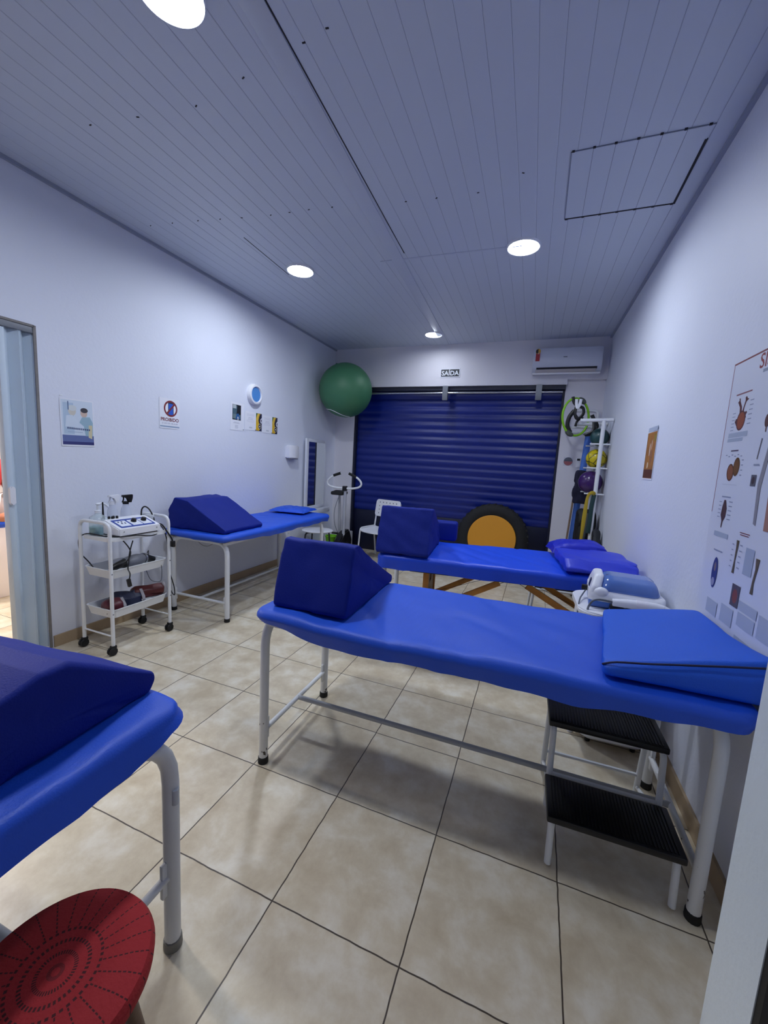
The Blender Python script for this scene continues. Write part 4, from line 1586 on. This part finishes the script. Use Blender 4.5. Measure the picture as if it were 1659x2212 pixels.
# ------------------------------------------------------------------ exercise bike
t = thing('exercise_bike', 'exercise bike with white handlebar in the corner by the mirror', 'exercise bike', (-2.62, 5.23, 0), math.radians(8))
SIL = mat('silver paint', (178, 180, 186), .3, metal=.3)
bm = bmn()
tube(bm, [(.05, -.10, .10), (.045, -.07, .55), (.03, -.02, 1.06)], .022, n=12)
obj('front_post', bm, SIL, t)
bm = bmn()
tube(bm, smooth_path([(-.045, -.02, 1.26), (-.16, -.03, 1.215), (-.235, -.03, 1.15), (-.235, -.03, 1.09), (-.16, -.03, 1.055), (.0, -.03, 1.045), (.17, -.03, 1.055), (.255, -.03, 1.09), (.26, -.03, 1.15), (.19, -.03, 1.215), (.07, -.02, 1.26)], 8), .0145, n=12)
hb = obj('handlebar', bm, WHITE_METAL, t)
for s in (-1, 1):
    bm = bmn()
    a, b = (Vector((-.05, -.02, 1.262)), Vector((-.155, -.03, 1.222))) if s < 0 else (Vector((.075, -.02, 1.262)), Vector((.19, -.03, 1.215)))
    tube(bm, [a, b], .020, n=12)
    obj('grip', bm, RUBBER, hb)
bm = bmn()
box(bm, (.025, -.03, 1.045), (.06, .07, .07), bev=.008)
obj('clamp', bm, BLACK, t)
bm = bmn()
tube(bm, [(-.09, .14, .30), (-.105, .12, .95)], .018, n=12)
obj('seat_post', bm, SIL, t)
bm = cushion([(-.13, 0), (.12, 0), (.13, .045), (.04, .065), (-.12, .05)], .20, r=.04, amp=.003, rad=.03)
obj('saddle', bm, RUBBER, t, loc=(-.11, .12, .935))
bm = bmn()
prism(bm, [(-.25, .10), (.25, .10), (.28, .25), (.15, .42), (-.05, .42), (-.25, .30)], .10, Matrix.Translation((-.03, 0, 0)) @ Matrix.Rotation(PI / 2, 4, 'Z') @ Matrix.Rotation(PI / 2, 4, 'X'), bev=.02)
obj('flywheel_housing', bm, BLACK, t)
for y in (-.27, .27):
    bm = bmn()
    tube(bm, [(-.22, y, .03), (.24, y, .03)], .025, n=12)
    tube(bm, [(.0, y, .03), (.0, y * .7, .12)], .022, n=10)
    obj('foot_bar', bm, BLACK, t)
for s in (-1, 1):
    bm = bmn()
    tube(bm, [(s * .05, -.02, .25), (s * .10, -.02, .25), (s * .10, -.12 * s, .25 - .10 * s)], .011, n=8)
    box(bm, (s * .15, -.12 * s, .25 - .10 * s), (.09, .08, .022), bev=.006)
    obj('pedal', bm, BLACK, t)
bm = bmn()
tube(bm, smooth_path([(-.11, .12, .92), (-.16, .08, .70), (-.15, .08, .50), (-.10, .10, .36)]), .004, n=6)
obj('tension_cable', bm, mat('grey cord', (86, 92, 104), .5), t)

# ------------------------------------------------------------------ white chairs
def chair(label, loc, rz, group='white plastic chairs'):
    t = thing('chair', label, 'chair', loc, rz, group=group)
    bm = bmn()
    n = 10
    T = []
    for i in range(n + 1):
        row = []
        for j in range(n + 1):
            u, v = -1 + 2 * i / n, -1 + 2 * j / n
            x = u * .22 * (1 - .10 * (v > .5) * (v - .5))
            y = v * .20
            z = .445 + .018 * abs(u) ** 2 - .03 * max(0, -v - .5) + .01 * max(0, v)
            rr = max(0, abs(u) + abs(v) - 1.75)
            x *= 1 - .4 * rr
            y *= 1 - .4 * rr
            row.append(bm.verts.new((x, y, z)))
        T.append(row)
    for i in range(n):
        for j in range(n):
            bm.faces.new((T[i][j], T[i + 1][j], T[i + 1][j + 1], T[i][j + 1]))
    g = bmesh.ops.extrude_face_region(bm, geom=bm.faces[:])
    for v in g['geom']:
        if isinstance(v, bmesh.types.BMVert):
            v.co.z -= .012
    obj('seat', bm, WHITE_PLASTIC, t, angle=60)
    # backrest with rows of slots
    bm = bmn()
    BM = Matrix.Translation((0, .215, .755)) @ Matrix.Rotation(math.radians(-10), 4, 'X') @ Matrix.Rotation(PI / 2, 4, 'X')
    prism(bm, rrect(.44, .26, .04), .012, Matrix.Translation((0, 0, 0)) @ BM, bev=.004)
    bk = obj('backrest', bm, WHITE_PLASTIC, t)
    bm = bmn()
    for r in range(4):
        for c in range(6):
            q = BM @ Vector((-.15 + .06 * c, .085 - .055 * r, .0128))
            box(bm, (q.x, q.y, q.z), (.010, .003, .019))
    obj('slots', bm, mat('slot shadow', (60, 62, 74), .7), bk)
    for s in (-1, 1):
        bm = bmn()
        tube(bm, [(s * .225, -.20, .01), (s * .215, -.165, .47), (s * .215, .02, .475), (s * .205, .19, .475)], .0125, n=10, rad=.05)
        obj('leg', bm, mat('chair frame white', (216, 218, 222), .35), t)
        bm = bmn()
        tube(bm, [(s * .225, .26, .01), (s * .205, .165, .43), (s * .205, .18, .50), (s * .205, .245, .84)], .0125, n=10, rad=.04)
        obj('leg', bm, mat('chair frame white', (216, 218, 222), .35), t)
    return t
chair('white slotted plastic chair in front of the roller shutter', (-2.13, 5.45, 0), math.radians(-14))
# stool with grey tube legs by the mirror
t = thing('stool', 'white seat on grey tube legs under the mirror', 'stool', (-2.86, 4.93, 0), math.radians(20))
bm = bmn()
lathe(bm, [(0, .425), (.19, .425), (.215, .434), (.218, .442), (.20, .450), (.10, .446), (0, .444)], 36)
obj('seat', bm, WHITE_PLASTIC, t)
for a in range(4):
    aa = a * PI / 2 + .6
    bm = bmn()
    tube(bm, [(math.cos(aa) * .05, math.sin(aa) * .05, .417), (math.cos(aa) * .18, math.sin(aa) * .18, .41), (math.cos(aa) * .22, math.sin(aa) * .22, .0)], .012, n=10, rad=.05)
    obj('leg', bm, mat('dark grey tube', (72, 74, 82), .35, metal=.4), t)
bm = bmn()
tube(bm, [(math.cos(k * PI / 12) * .212, math.sin(k * PI / 12) * .212, .20) for k in range(24)], .008, n=8, closed=True)
obj('foot_ring', bm, mat('dark grey tube', (72, 74, 82), .35, metal=.4), t)
# green bucket
t = thing('bucket', 'small lime green tub standing behind the white seat', 'bucket', (-2.93, 5.50, 0))
bm = bmn()
lathe(bm, [(0, .0), (.075, .0), (.10, .25), (.108, .25), (.108, .265), (.094, .265), (.07, .01), (0, .01)], 28)
obj('tub', bm, mat('lime plastic', (128, 204, 40), .4), t)
bm = bmn()
tube(bm, smooth_path([(-.105, 0, .25), (-.08, 0, .30), (0, 0, .325), (.08, 0, .30), (.105, 0, .25)]), .003, n=6)
obj('handle', bm, STEEL, t)
# white box at pier foot
bm = bmn()
b2(bm, -2.89, -2.76, 5.79, 5.90, 0, .30, bev=.01)
o = obj('white_box', bm, mat('white carton', (206, 206, 212), .6))
tag(o, 'narrow white box on the floor behind the exercise bike', 'box')

# ------------------------------------------------------------------ tyre with orange seat
t = thing('tyre_seat', 'black tractor tyre with orange disc leaning on the shutter', 'tyre', (-.525, 5.74, .478), rot=(math.radians(-4), 0, 0))
bm = bmn()
prof = [(.30, -.09), (.36, -.115), (.44, -.11), (.475, -.08), (.48, 0), (.475, .08), (.44, .11), (.36, .115), (.30, .09)]
lathe(bm, prof + [prof[0]], 56, Matrix.Rotation(PI / 2, 4, 'X'))
TY = obj('tyre', bm, mat('tyre rubber', (18, 18, 20), .75, bump=.3, bscale=40), t)
bm = bmn()
for k in range(36):
    a = 2 * PI * k / 36
    for s in (-1, 1):
        box(bm, (math.cos(a) * .474, s * .05, math.sin(a) * .474), (.022, .085, .028), rot=(0, -a, 0))
obj('tread_blocks', bm, mat('tyre rubber', (18, 18, 20), .75), TY)
bm = bmn()
lathe(bm, [(0, .10), (.318, .10), (.325, .108), (.325, .122), (.318, .128), (0, .128)], 56, Matrix.Rotation(PI / 2, 4, 'X'))
obj('seat_disc', bm, mat('orange paint', (214, 146, 34), .5, var=.06, vscale=4), t)

# ------------------------------------------------------------------ right rear corner: ball rack and what hangs there
t = thing('ball_rack', 'white tubular ball rack fixed to the right wall', 'ball rack', (.60, 4.95, 0))
for (dy) in (0, .42):
    bm = bmn()
    tube(bm, [(0, dy, 0), (0, dy, 2.03)], .021, n=14)
    po = obj('post', bm, WHITE_METAL, t)
    bm = bmn()
    tube(bm, [(-.23, dy, 2.03), (.090, dy, 2.04)], .019, n=12)
    obj('top_bar', bm, WHITE_METAL, po)
    for z in (1.80, 1.54, 1.255):
        bm = bmn()
        tube(bm, [(-.11, dy, z - .02), (.088, dy, z - .02)], .008, n=8)
        obj('cradle_bar', bm, WHITE_METAL, po)
for z in (1.80, 1.54, 1.255):
    for x in (-.055, .075):
        bm = bmn()
        tube(bm, [(x, 0, z - .02), (x, .42, z - .02)], .008, n=8)
        obj('cradle_bar', bm, WHITE_METAL, t)
def mball(name, label, x, y, z, r, m, extra=None):
    bm = bmn()
    ball(bm, (0, 0, 0), r, 40)
    o = obj(name, bm, m, loc=(x, y, z), rot=(.4, .5, .2))
    return tag(o, label, 'ball', 'balls on the rack')
mball('exercise_ball', 'dark teal ball at the top of the white rack', .60, 5.15, 1.868, .098, mat('dark teal', (36, 74, 76), .35))
yb = bpy.data.materials.new('yellow ball')
yb.use_nodes = True
nt = yb.node_tree
tc = nt.nodes.new('ShaderNodeTexCoord')
vo = nt.nodes.new('ShaderNodeTexVoronoi')
vo.inputs['Scale'].default_value = 9
vo.feature = 'DISTANCE_TO_EDGE'
cr = nt.nodes.new('ShaderNodeValToRGB')
cr.color_ramp.elements[0].position = .02
cr.color_ramp.elements[0].color = lin((70, 66, 20))
cr.color_ramp.elements[1].position = .06
cr.color_ramp.elements[1].color = lin((206, 186, 24))
nt.links.new(tc.outputs['Object'], vo.inputs['Vector'])
nt.links.new(vo.outputs[0], cr.inputs[0])
nt.links.new(cr.outputs[0], nt.nodes['Principled BSDF'].inputs['Base Color'])
nt.nodes['Principled BSDF'].inputs['Roughness'].default_value = .3
mball('exercise_ball', 'yellow ball with dark markings in the middle of the white rack', .592, 5.15, 1.628, .108, yb)
mball('exercise_ball', 'glossy purple ball below the yellow one on the rack', .562, 5.17, 1.36, .128, mat('purple', (64, 36, 96), .25))
# hoop frame on the wall end
t = thing('hook_frame', 'white tubular hook frame on the back wall above the remote', 'wall rack', (.45, YW, 2.10))
bm = bmn()
tube(bm, [(-.18, -.02, -.10), (-.18, -.45, -.10), (.14, -.45, -.10), (.14, -.02, -.10)], .012, n=10, rad=.06)
obj('lower_loop', bm, WHITE_METAL, t)
bm = bmn()
tube(bm, [(-.14, -.02, .16), (.19, -.02, .16), (.19, -.02, -.12), (-.14, -.02, -.12)], .014, n=10, closed=True, rad=.06)
obj('wall_loop', bm, WHITE_METAL, t)
# pilates ring
t = thing('pilates_ring', 'lime green pilates ring hanging by the shutter edge', 'exercise ring', (.34, 5.30, 2.105), rot=(math.radians(4), math.radians(-14), math.radians(28)))
bm = bmn()
tube(bm, [(math.cos(k * PI / 24) * .165, 0, math.sin(k * PI / 24) * .215) for k in range(48)], .013, n=10, closed=True)
rg_ = obj('hoop', bm, mat('lime green', (134, 196, 30), .35), t)
for a in (.95, .95 + PI):
    bm = bmn()
    tube(bm, [(math.cos(a + d) * .165, 0, math.sin(a + d) * .215) for d in (-.26, -.13, 0, .13, .26)], lambda s: .020 + .012 * math.sin(PI * s), n=10)
    obj('grip_pad', bm, mat('grey pad', (82, 88, 82), .6), rg_)
# black straps with handles
def strap(label, pts, w, loc, m=BLACK):
    bm = bmn()
    tube(bm, smooth_path(pts), w, n=8, flat=.35)
    o = obj('resistance_strap', bm, m, loc=loc)
    return tag(o, label, 'strap', 'black straps hanging from the hook frame')
strap('black looped strap hanging through the top of the green ring', [(-.05, 0, .0), (-.03, 0, -.07), (.02, -.01, -.11), (.07, 0, -.13), (.075, 0, -.20), (.02, 0, -.25), (-.01, 0, -.19), (.0, 0, -.10), (.03, 0, -.04)], .017, (.335, 5.24, 2.33))
strap('black padded strap at the left inside the green ring', [(.04, 0, .12), (-.01, 0, .04), (-.02, 0, -.06), (.02, 0, -.14)], .024, (.285, 5.36, 2.07))
strap('thin black strap twisted inside the green ring', [(-.02, 0, .08), (.03, 0, .02), (.08, 0, .03), (.03, 0, -.01), (.01, 0, -.08)], .014, (.345, 5.42, 2.09))
strap('black strap handle hanging right of the green ring', [(.0, 0, .10), (.03, 0, .03), (.03, -.01, -.08), (-.05, 0, -.13), (.02, 0, -.12), (.06, 0, -.04)], .020, (.50, 5.20, 2.02))
strap('black strap bundle just above the dark teal ball', [(.0, 0, .06), (.02, 0, .0), (-.02, 0, -.04), (.03, 0, -.05)], .014, (.565, 5.32, 2.0))
bm = bmn()
tube(bm, smooth_path([(-.02, 0, .0), (-.015, 0, -.06), (.0, -.01, -.10), (.02, 0, -.05), (.025, 0, .0)]), .016, n=8, flat=.4)
o = obj('white_strap', bm, WHITE_PLASTIC, loc=(.345, 5.22, 2.30))
tag(o, 'white strap at the very top of the green ring', 'strap')
# sign and remote
f = Flat(.115, .115, mat('clear backing', (206, 206, 216), .5))
f.oval(0, 0, .055, .055, (96, 100, 112), 32)
f.poly([(.052 * math.cos(a), .052 * math.sin(a)) for a in [PI + k * PI / 16 for k in range(17)]], (160, 92, 96))
f.rect(0, .012, .09, .006, (60, 64, 78))
f.bm.verts.ensure_lookup_table()
o = f.place('round_sticker', (.350, YW - .004, 1.598), 0)
tag(o, 'round grey and red sticker on the wall beside the remote', 'sticker')
t = thing('remote_control', 'white air conditioner remote in its wall holder', 'remote control', (.473, YW, 1.585))
bm = bmn()
b2(bm, -.024, .024, -.022, 0, -.065, .065, bev=.006)
obj('case', bm, WHITE_PLASTIC, t)
bm = bmn()
b2(bm, -.018, .018, -.0235, -.021, .028, .055)
obj('display', bm, BLACK, t)
# rolled blue mat, wooden stick
t = thing('exercise_mat', 'long pale blue mat standing upright behind the ball rack', 'mat', (.452, 5.70, 0), rot=(math.radians(2), math.radians(2.4), 0))
bm = bmn()
lathe(bm, [(0, 0), (.033, 0), (.038, .01), (.038, 1.92), (.033, 1.93), (0, 1.93)], 24)
obj('rolled_foam', bm, mat('pale blue foam', (72, 116, 200), .7, bump=.15), t)
bm = bmn()
tube(bm, [(.385, 5.58, 0), (.445, 5.63, 1.22)], .012, n=10)
o = obj('wooden_stick', bm, mat('plain wood', (132, 110, 90), .5, var=.15))
tag(o, 'thin wooden stick leaning beside the blue mat', 'stick')
# dark navy cloth over the rack
bm = cushion([(-.05, 0), (.05, 0), (.06, .20), (.05, .38), (-.03, .42), (-.07, .25)], .17, r=.03, amp=.02, seed=61, rad=.03, wr=.02)
o = obj('hanging_bag', bm, mat('dark navy cloth', (22, 24, 52), .8), loc=(.50, 5.44, 1.08), angle=80)
tag(o, 'dark navy bag hanging on the rack behind the purple ball', 'bag')
bm = bmn()
tube(bm, smooth_path([(.60, 4.93, 1.235), (.56, 4.90, 1.25), (.525, 4.90, 1.20), (.515, 4.90, 1.0), (.51, 4.90, .80), (.505, 4.90, .62), (.50, 4.90, .45), (.51, 4.90, .25), (.515, 4.9, .12)], 6), lambda s: .018 + .003 * math.sin(20 * s), n=8, flat=.25)
o = obj('elastic_band', bm, mat('mustard band', (176, 150, 30), .6))
tag(o, 'long mustard yellow elastic band hanging from the ball rack', 'elastic band')
bm = bmn()
tube(bm, smooth_path([(.59, 4.925, 1.232), (.575, 4.915, 1.10), (.575, 4.92, .95), (.57, 4.92, .80)]), .022, n=8, flat=.3)
o = obj('elastic_band', bm, mat('bottle green band', (22, 56, 56), .6))
tag(o, 'short bottle green elastic band beside the mustard one', 'elastic band')
BAG = mat('black nylon', (16, 18, 22), .7, bump=.2)
t = thing('backpack', 'large black bag at the foot of the ball rack', 'bag', (.565, 5.17, 0), .1)
bm = cushion([(-.14, 0), (.14, 0), (.15, .45), (.10, .98), (0, 1.06), (-.10, .94), (-.15, .40)], .20, r=.06, amp=.03, seed=71, rad=.06, wr=.02)
obj('body', bm, BAG, t, angle=80)
bm = bmn()
tube(bm, smooth_path([(-.05, -.15, .15), (-.07, -.17, .45), (-.04, -.15, .75), (.0, -.06, 1.0)]), .022, n=8, flat=.4)
obj('strap', bm, mat('grey webbing', (66, 70, 70), .7), t)
bm = cushion([(-.10, 0), (.10, 0), (.10, .70), (.04, .92), (-.08, .72)], .085, r=.035, amp=.02, seed=77, rad=.05, wr=.02)
o = obj('bag', bm, mat('charcoal nylon', (26, 28, 34), .7), loc=(.648, 4.80, 0), rot=(0, 0, .05), angle=80)
tag(o, 'slim charcoal bag between the rack post and the right wall', 'bag')

# ------------------------------------------------------------------ right wall prints
ONR = -PI / 2 + math.atan(.0148)
def onright(y, z, d=.003):
    return (xr(y) - d, y, z)
f = Flat(.255, .345, PAPER)
GOLD = mat('amber print', (168, 112, 48), .35, var=.45, vscale=14)
f.rect(-.0, -.0, .235, .325, GOLD)
f.rect(0, -.13, .225, .06, (92, 52, 34))
f.rect(-.115, 0, .006, .325, (60, 40, 30))
f.rect(.115, 0, .006, .325, (66, 44, 30))
f.rect(.08, .12, .05, .05, (150, 126, 52))
f.oval(-.02, .04, .012, .045, (206, 186, 170))
f.oval(.02, .075, .010, .035, (196, 170, 150))
f.oval(-.03, -.07, .018, .022, (214, 190, 160))
f.oval(.03, -.01, .03, .05, (150, 104, 70))
o = f.place('picture', onright(3.36, 1.617), ONR)
tag(o, 'small amber brown picture on the right wall', 'picture')
bm = bmn()
b2(bm, -.001, .001, -.115, .125, 0, .03)
o = obj('sticky_tape', bm, mat('grey tape', (176, 186, 206), .4), loc=onright(3.35, 1.785, .004))
tag(o, 'strip of grey tape along the top of the amber picture', 'tape')

PWD, PHT = .92, 1.19
f = Flat(PWD, PHT, mat('glossy poster', (218, 222, 234), .3))
def P(u, v):                              # from the far top corner: u towards the camera, v down
    return -PWD / 2 + u, PHT / 2 - v
RED, INK, BLOCK = (122, 52, 58), (146, 154, 176), (168, 178, 196)
def rc(u, v, w, h, c):
    f.rect(*P(u, v), w, h, c)
def ov(u, v, a, b, c, tilt=0., n=24):
    f.oval(*P(u, v), a, b, c, n, tilt)
def pg(pts, c):
    f.poly([P(*p) for p in pts], c)
rc(PWD / 2, .004, PWD, .007, RED)
rc(.003, .32, .005, .63, RED)
rc(PWD - .003, .32, .005, .63, RED)
f.text('SISTEMA', *P(.36, .042), .078, (140, 56, 60), .001)
rc(.36, .080, .22, .012, INK)
rc(.128, .140, .13, .006, (140, 92, 100))
HEART, HEART_D = (146, 76, 50), (86, 44, 46)
pg([(.118, .235), (.110, .195), (.088, .172), (.098, .165), (.094, .158), (.104, .157), (.108, .170), (.128, .195), (.136, .230)], HEART_D)
pg([(.126, .235), (.142, .195), (.150, .172), (.146, .160), (.156, .156), (.166, .166), (.178, .170), (.160, .178), (.150, .200), (.148, .235)], HEART_D)
pg([(.150, .225), (.168, .215), (.178, .222), (.170, .232), (.176, .242), (.155, .246)], HEART_D)
ov(.136, .250, .036, .040, HEART_D, -.1)
ov(.136, .250, .029, .034, HEART, -.1)
pg([(.105, .24), (.092, .24), (.085, .252), (.096, .262), (.104, .27)], HEART_D)
for k in range(6):
    rc(.070, .215 + .014 * k, .026, .003, INK)
    rc(.205, .178 + .018 * k, .028, .004, INK)
rc(.128, .306, .16, .020, BLOCK)
rc(.112, .326, .13, .014, BLOCK)
rc(.128, .371, .065, .006, (96, 88, 110))
ov(.118, .460, .030, .036, (84, 50, 36), .25)
ov(.165, .437, .027, .038, (96, 66, 34), .0)
ov(.118, .460, .024, .030, (136, 84, 56), .25)
ov(.164, .438, .019, .030, (116, 78, 42), .0)
for k in range(6):
    rc(.062 + .026 * k, .388 + .006 * (k % 2), .014, .004, INK)
for k in range(4):
    rc(.210, .41 + .02 * k, .016, .004, INK)
rc(.128, .51, .13, .002, (196, 202, 214))
rc(.122, .562, .08, .005, INK)
pg([(.110, .575), (.124, .575), (.142, .610), (.140, .645), (.124, .665), (.120, .692), (.112, .692), (.112, .664), (.096, .640), (.100, .605)], (78, 54, 56))
for k in range(5):
    rc(.078, .585 + .016 * k, .024, .003, INK)
    rc(.170, .580 + .018 * k, .030, .004, INK)
rc(.128, .722, .13, .020, BLOCK)
for (pts, c) in (([(.325, .333), (.312, .408), (.318, .410), (.332, .335)], (108, 106, 116)),
                 ([(.385, .330), (.352, .50), (.366, .645), (.384, .650), (.376, .51), (.405, .345)], (140, 138, 146)),
                 ([(.45, .30), (.43, .48), (.44, .66), (.47, .66), (.475, .48), (.485, .30)], (164, 120, 106)),
                 ([(.52, .30), (.535, .48), (.54, .66), (.57, .66), (.585, .48), (.57, .30)], (164, 120, 106)),
                 ([(.63, .33), (.66, .50), (.64, .65), (.66, .65), (.685, .51), (.66, .34)], (140, 138, 146))):
    pg(pts, c)
ov(.51, .235, .085, .10, (170, 124, 110))
ov(.51, .12, .030, .04, (176, 136, 120))
ov(.342, .272, .016, .024, (92, 60, 58))
rc(.342, .302, .006, .02, (92, 60, 58))
rc(.320, .430, .04, .006, INK)
rc(.316, .488, .036, .042, (96, 96, 108))
ov(.316, .488, .012, .014, (70, 56, 62))
rc(.322, .688, .075, .003, RED)
rc(.322, .696, .065, .003, RED)
pg([(.272, .720), (.292, .720), (.290, .750), (.284, .800), (.288, .850), (.270, .850), (.276, .800), (.276, .750)], (96, 84, 66))
rc(.383, .785, .062, .10, BLOCK)
for k in range(5):
    rc(.250, .74 + .022 * k, .014, .004, INK)
    rc(.312, .735 + .022 * k, .018, .004, INK)
pg([(.43, .76), (.455, .76), (.45, .80), (.440, .85), (.445, .89), (.425, .89), (.430, .84), (.436, .80)], (96, 84, 66))
rc(.128, .790, .08, .005, INK)
ov(.127, .885, .026, .066, (50, 62, 126))
ov(.124, .925, .014, .018, (150, 150, 180))
ov(.127, .860, .010, .02, (126, 110, 116))
rc(.328, .928, .062, .085, (86, 80, 92))
ov(.328, .930, .020, .028, (132, 70, 62))
for (u, v, w, h) in ((.150, 1.03, .10, .06), (.285, 1.02, .10, .07), (.43, .95, .13, .035), (.43, 1.0, .12, .05), (.57, .98, .12, .08), (.43, 1.09, .12, .05), (.285, 1.11, .10, .05), (.71, .98, .12, .08)):
    rc(u, v, w, h, (178, 186, 202))
o = f.place('anatomy_poster', onright(2.198 - PWD / 2, 1.968 - PHT / 2), ONR)
tag(o, 'large anatomy poster with brown organs and muscles on the right wall', 'poster')
# curled paper beneath the poster, down behind the table
bm = bmn()
N = 14
rows = []
for j in range(7):
    row = []
    for i in range(N + 1):
        y = 2.19 - .90 * i / N
        z = .80 - .018 * j
        d = .006 + .03 * (j / 6) ** 2 + .010 * nz(y * 9, j * .7, 3.)
        row.append(bm.verts.new((xr(y) - d, y, z)))
    rows.append(row)
for A, B in zip(rows, rows[1:]):
    for k in range(N):
        bm.faces.new((A[k], A[k + 1], B[k + 1], B[k]))
o = obj('curled_paper', bm, mat('creased paper', (196, 200, 208), .6, var=.15, vscale=20), angle=80)
tag(o, 'creased lower edge of paper curling out below the anatomy poster', 'paper')

# ------------------------------------------------------------------ next room: cot, person, sandal, white leg
t = thing('treatment_cot', 'blue topped cot in the room behind the folding door', 'cot', (-4.92, 1.66, 0))
bm = bmn()
b2(bm, -.34, .34, -.95, .72, .665, .715, bev=.02)
obj('mattress', bm, SHEET, t)
bm = bmn()
b2(bm, -.32, .32, -.93, .70, .0, .665, bev=.006)
obj('base_cabinet', bm, mat('next room white', (236, 230, 230), .5), t)
SKIN = mat('skin', (176, 112, 82), .5, var=.06)
t = thing('person', 'person in red shirt and white shorts sitting on the cot behind the door', 'person', (-4.80, 2.10, .715))
def skin(name, verts, edges, radii, m, parent, sub=2, root=0):
    me = bpy.data.meshes.new(name)
    me.from_pydata(verts, edges, [])
    o = bpy.data.objects.new(name, me)
    link(o, parent)
    me.materials.append(m)
    md = o.modifiers.new('Skin', 'SKIN')
    md.use_smooth_shade = True
    layer = me.skin_vertices[0] if me.skin_vertices else me.attributes and None
    for i, r in enumerate(radii):
        sv = o.data.skin_vertices[0].data[i]
        sv.radius = r if isinstance(r, tuple) else (r, r)
        sv.use_root = (i == root)
    sb = o.modifiers.new('Sub', 'SUBSURF')
    sb.levels = sb.render_levels = sub
    return o
# pelvis, spine, neck, head; cross-legged facing the camera (+x)
V = [(0, 0, .12), (0, 0, .30), (0, .0, .46), (0, 0, .56), (.02, 0, .66), (.03, 0, .76),
     (0, .16, .52), (.05, .21, .28), (.20, .14, .10),
     (0, -.16, .52), (.05, -.21, .28), (.20, -.14, .10),
     (.06, .10, .09), (.22, .27, .10), (.30, .02, .06), (.32, -.06, .05),
     (.06, -.10, .09), (.22, -.27, .10), (.34, .03, .06), (.36, .13, .05)]
E_ = [(0, 1), (1, 2), (2, 3), (3, 4), (4, 5), (2, 6), (6, 7), (7, 8), (2, 9), (9, 10), (10, 11), (0, 12), (12, 13), (13, 14), (14, 15), (0, 16), (16, 17), (17, 18), (18, 19)]
RD = [.12, .12, .13, .055, .085, .075, .055, .042, .030, .055, .042, .030, .085, .060, .038, .028, .085, .060, .038, .028]
skin('body', V, E_, RD, SKIN, t)
skin('shirt', [(0, 0, .14), (0, 0, .30), (0, 0, .47), (0, .17, .52), (.025, .195, .40), (0, -.17, .52), (.025, -.195, .40)], [(0, 1), (1, 2), (2, 3), (3, 4), (2, 5), (5, 6)],
     [.145, .145, .15, .075, .065, .075, .065], mat('red shirt', (206, 62, 66), .7), t)
skin('shorts', [(0, 0, .13), (.06, .10, .115), (.17, .21, .12), (.06, -.10, .115), (.17, -.21, .12)], [(0, 1), (1, 2), (0, 3), (3, 4)], [.15, .115, .095, .115, .095], mat('white shorts', (232, 226, 226), .7), t)
bm = bmn()
ball(bm, (.01, 0, .735), .098, 20, sc=(1, .92, 1.0))
bmesh.ops.delete(bm, geom=[v for v in bm.verts if v.co.x > .055 and v.co.z < .775], context='VERTS')
obj('hair', bm, mat('dark hair', (44, 32, 28), .6), t)
bm = bmn()
for s in (-1, 1):
    ball(bm, (.098, s * .03, .715), .011, 10, sc=(.6, 1, .7))
obj('eyes', bm, mat('eye', (40, 30, 28), .3), t)
bm = bmn()
ball(bm, (.098, 0, .672), .045, 16, sc=(.55, 1.2, .9))
obj('face_mask', bm, mat('white mask', (238, 238, 240), .7), t)
t = thing('sandal', 'brown thong sandal on the floor of the room behind the door', 'sandal', (-5.05, 2.42, 0), 1.9)
bm = bmn()
prism(bm, [(.12 * math.cos(a), .045 * math.sin(a) * (1 + .15 * math.cos(a))) for a in [2 * PI * k / 24 for k in range(24)]], .018, bev=.004)
obj('sole', bm, mat('brown sole', (66, 40, 36), .6), t)
bm = bmn()
tube(bm, smooth_path([(-.02, .042, .018), (.03, .02, .045), (.065, 0, .03), (.03, -.02, .045), (-.02, -.042, .018)]), .006, n=8)
obj('strap', bm, BLACK, t)
bm = bmn()
tube(bm, smooth_path([(-4.56, 2.25, .66), (-4.54, 2.27, .35), (-4.50, 2.34, .12), (-4.40, 2.44, .01), (-4.2, 2.48, .006)]), .006, n=8)
o = obj('power_cord', bm, CORD)
tag(o, 'black cord hanging from the cot in the room behind the door', 'cord')
t = thing('white_table', 'white table leg seen low beside the folding door', 'table', (-3.74, 1.415, 0))
bm = bmn()
b2(bm, -.28, .22, -.55, .20, .55, .58, bev=.006)
obj('table_top', bm, mat('next room white', (236, 230, 230), .5), t)
for x in (-.24, .18):
    for y in (-.5, .14):
        bm = bmn()
        tube(bm, [(x, y, .55), (x, y, 0)], .03, n=12)
        obj('leg', bm, mat('next room white', (236, 230, 230), .5), t)
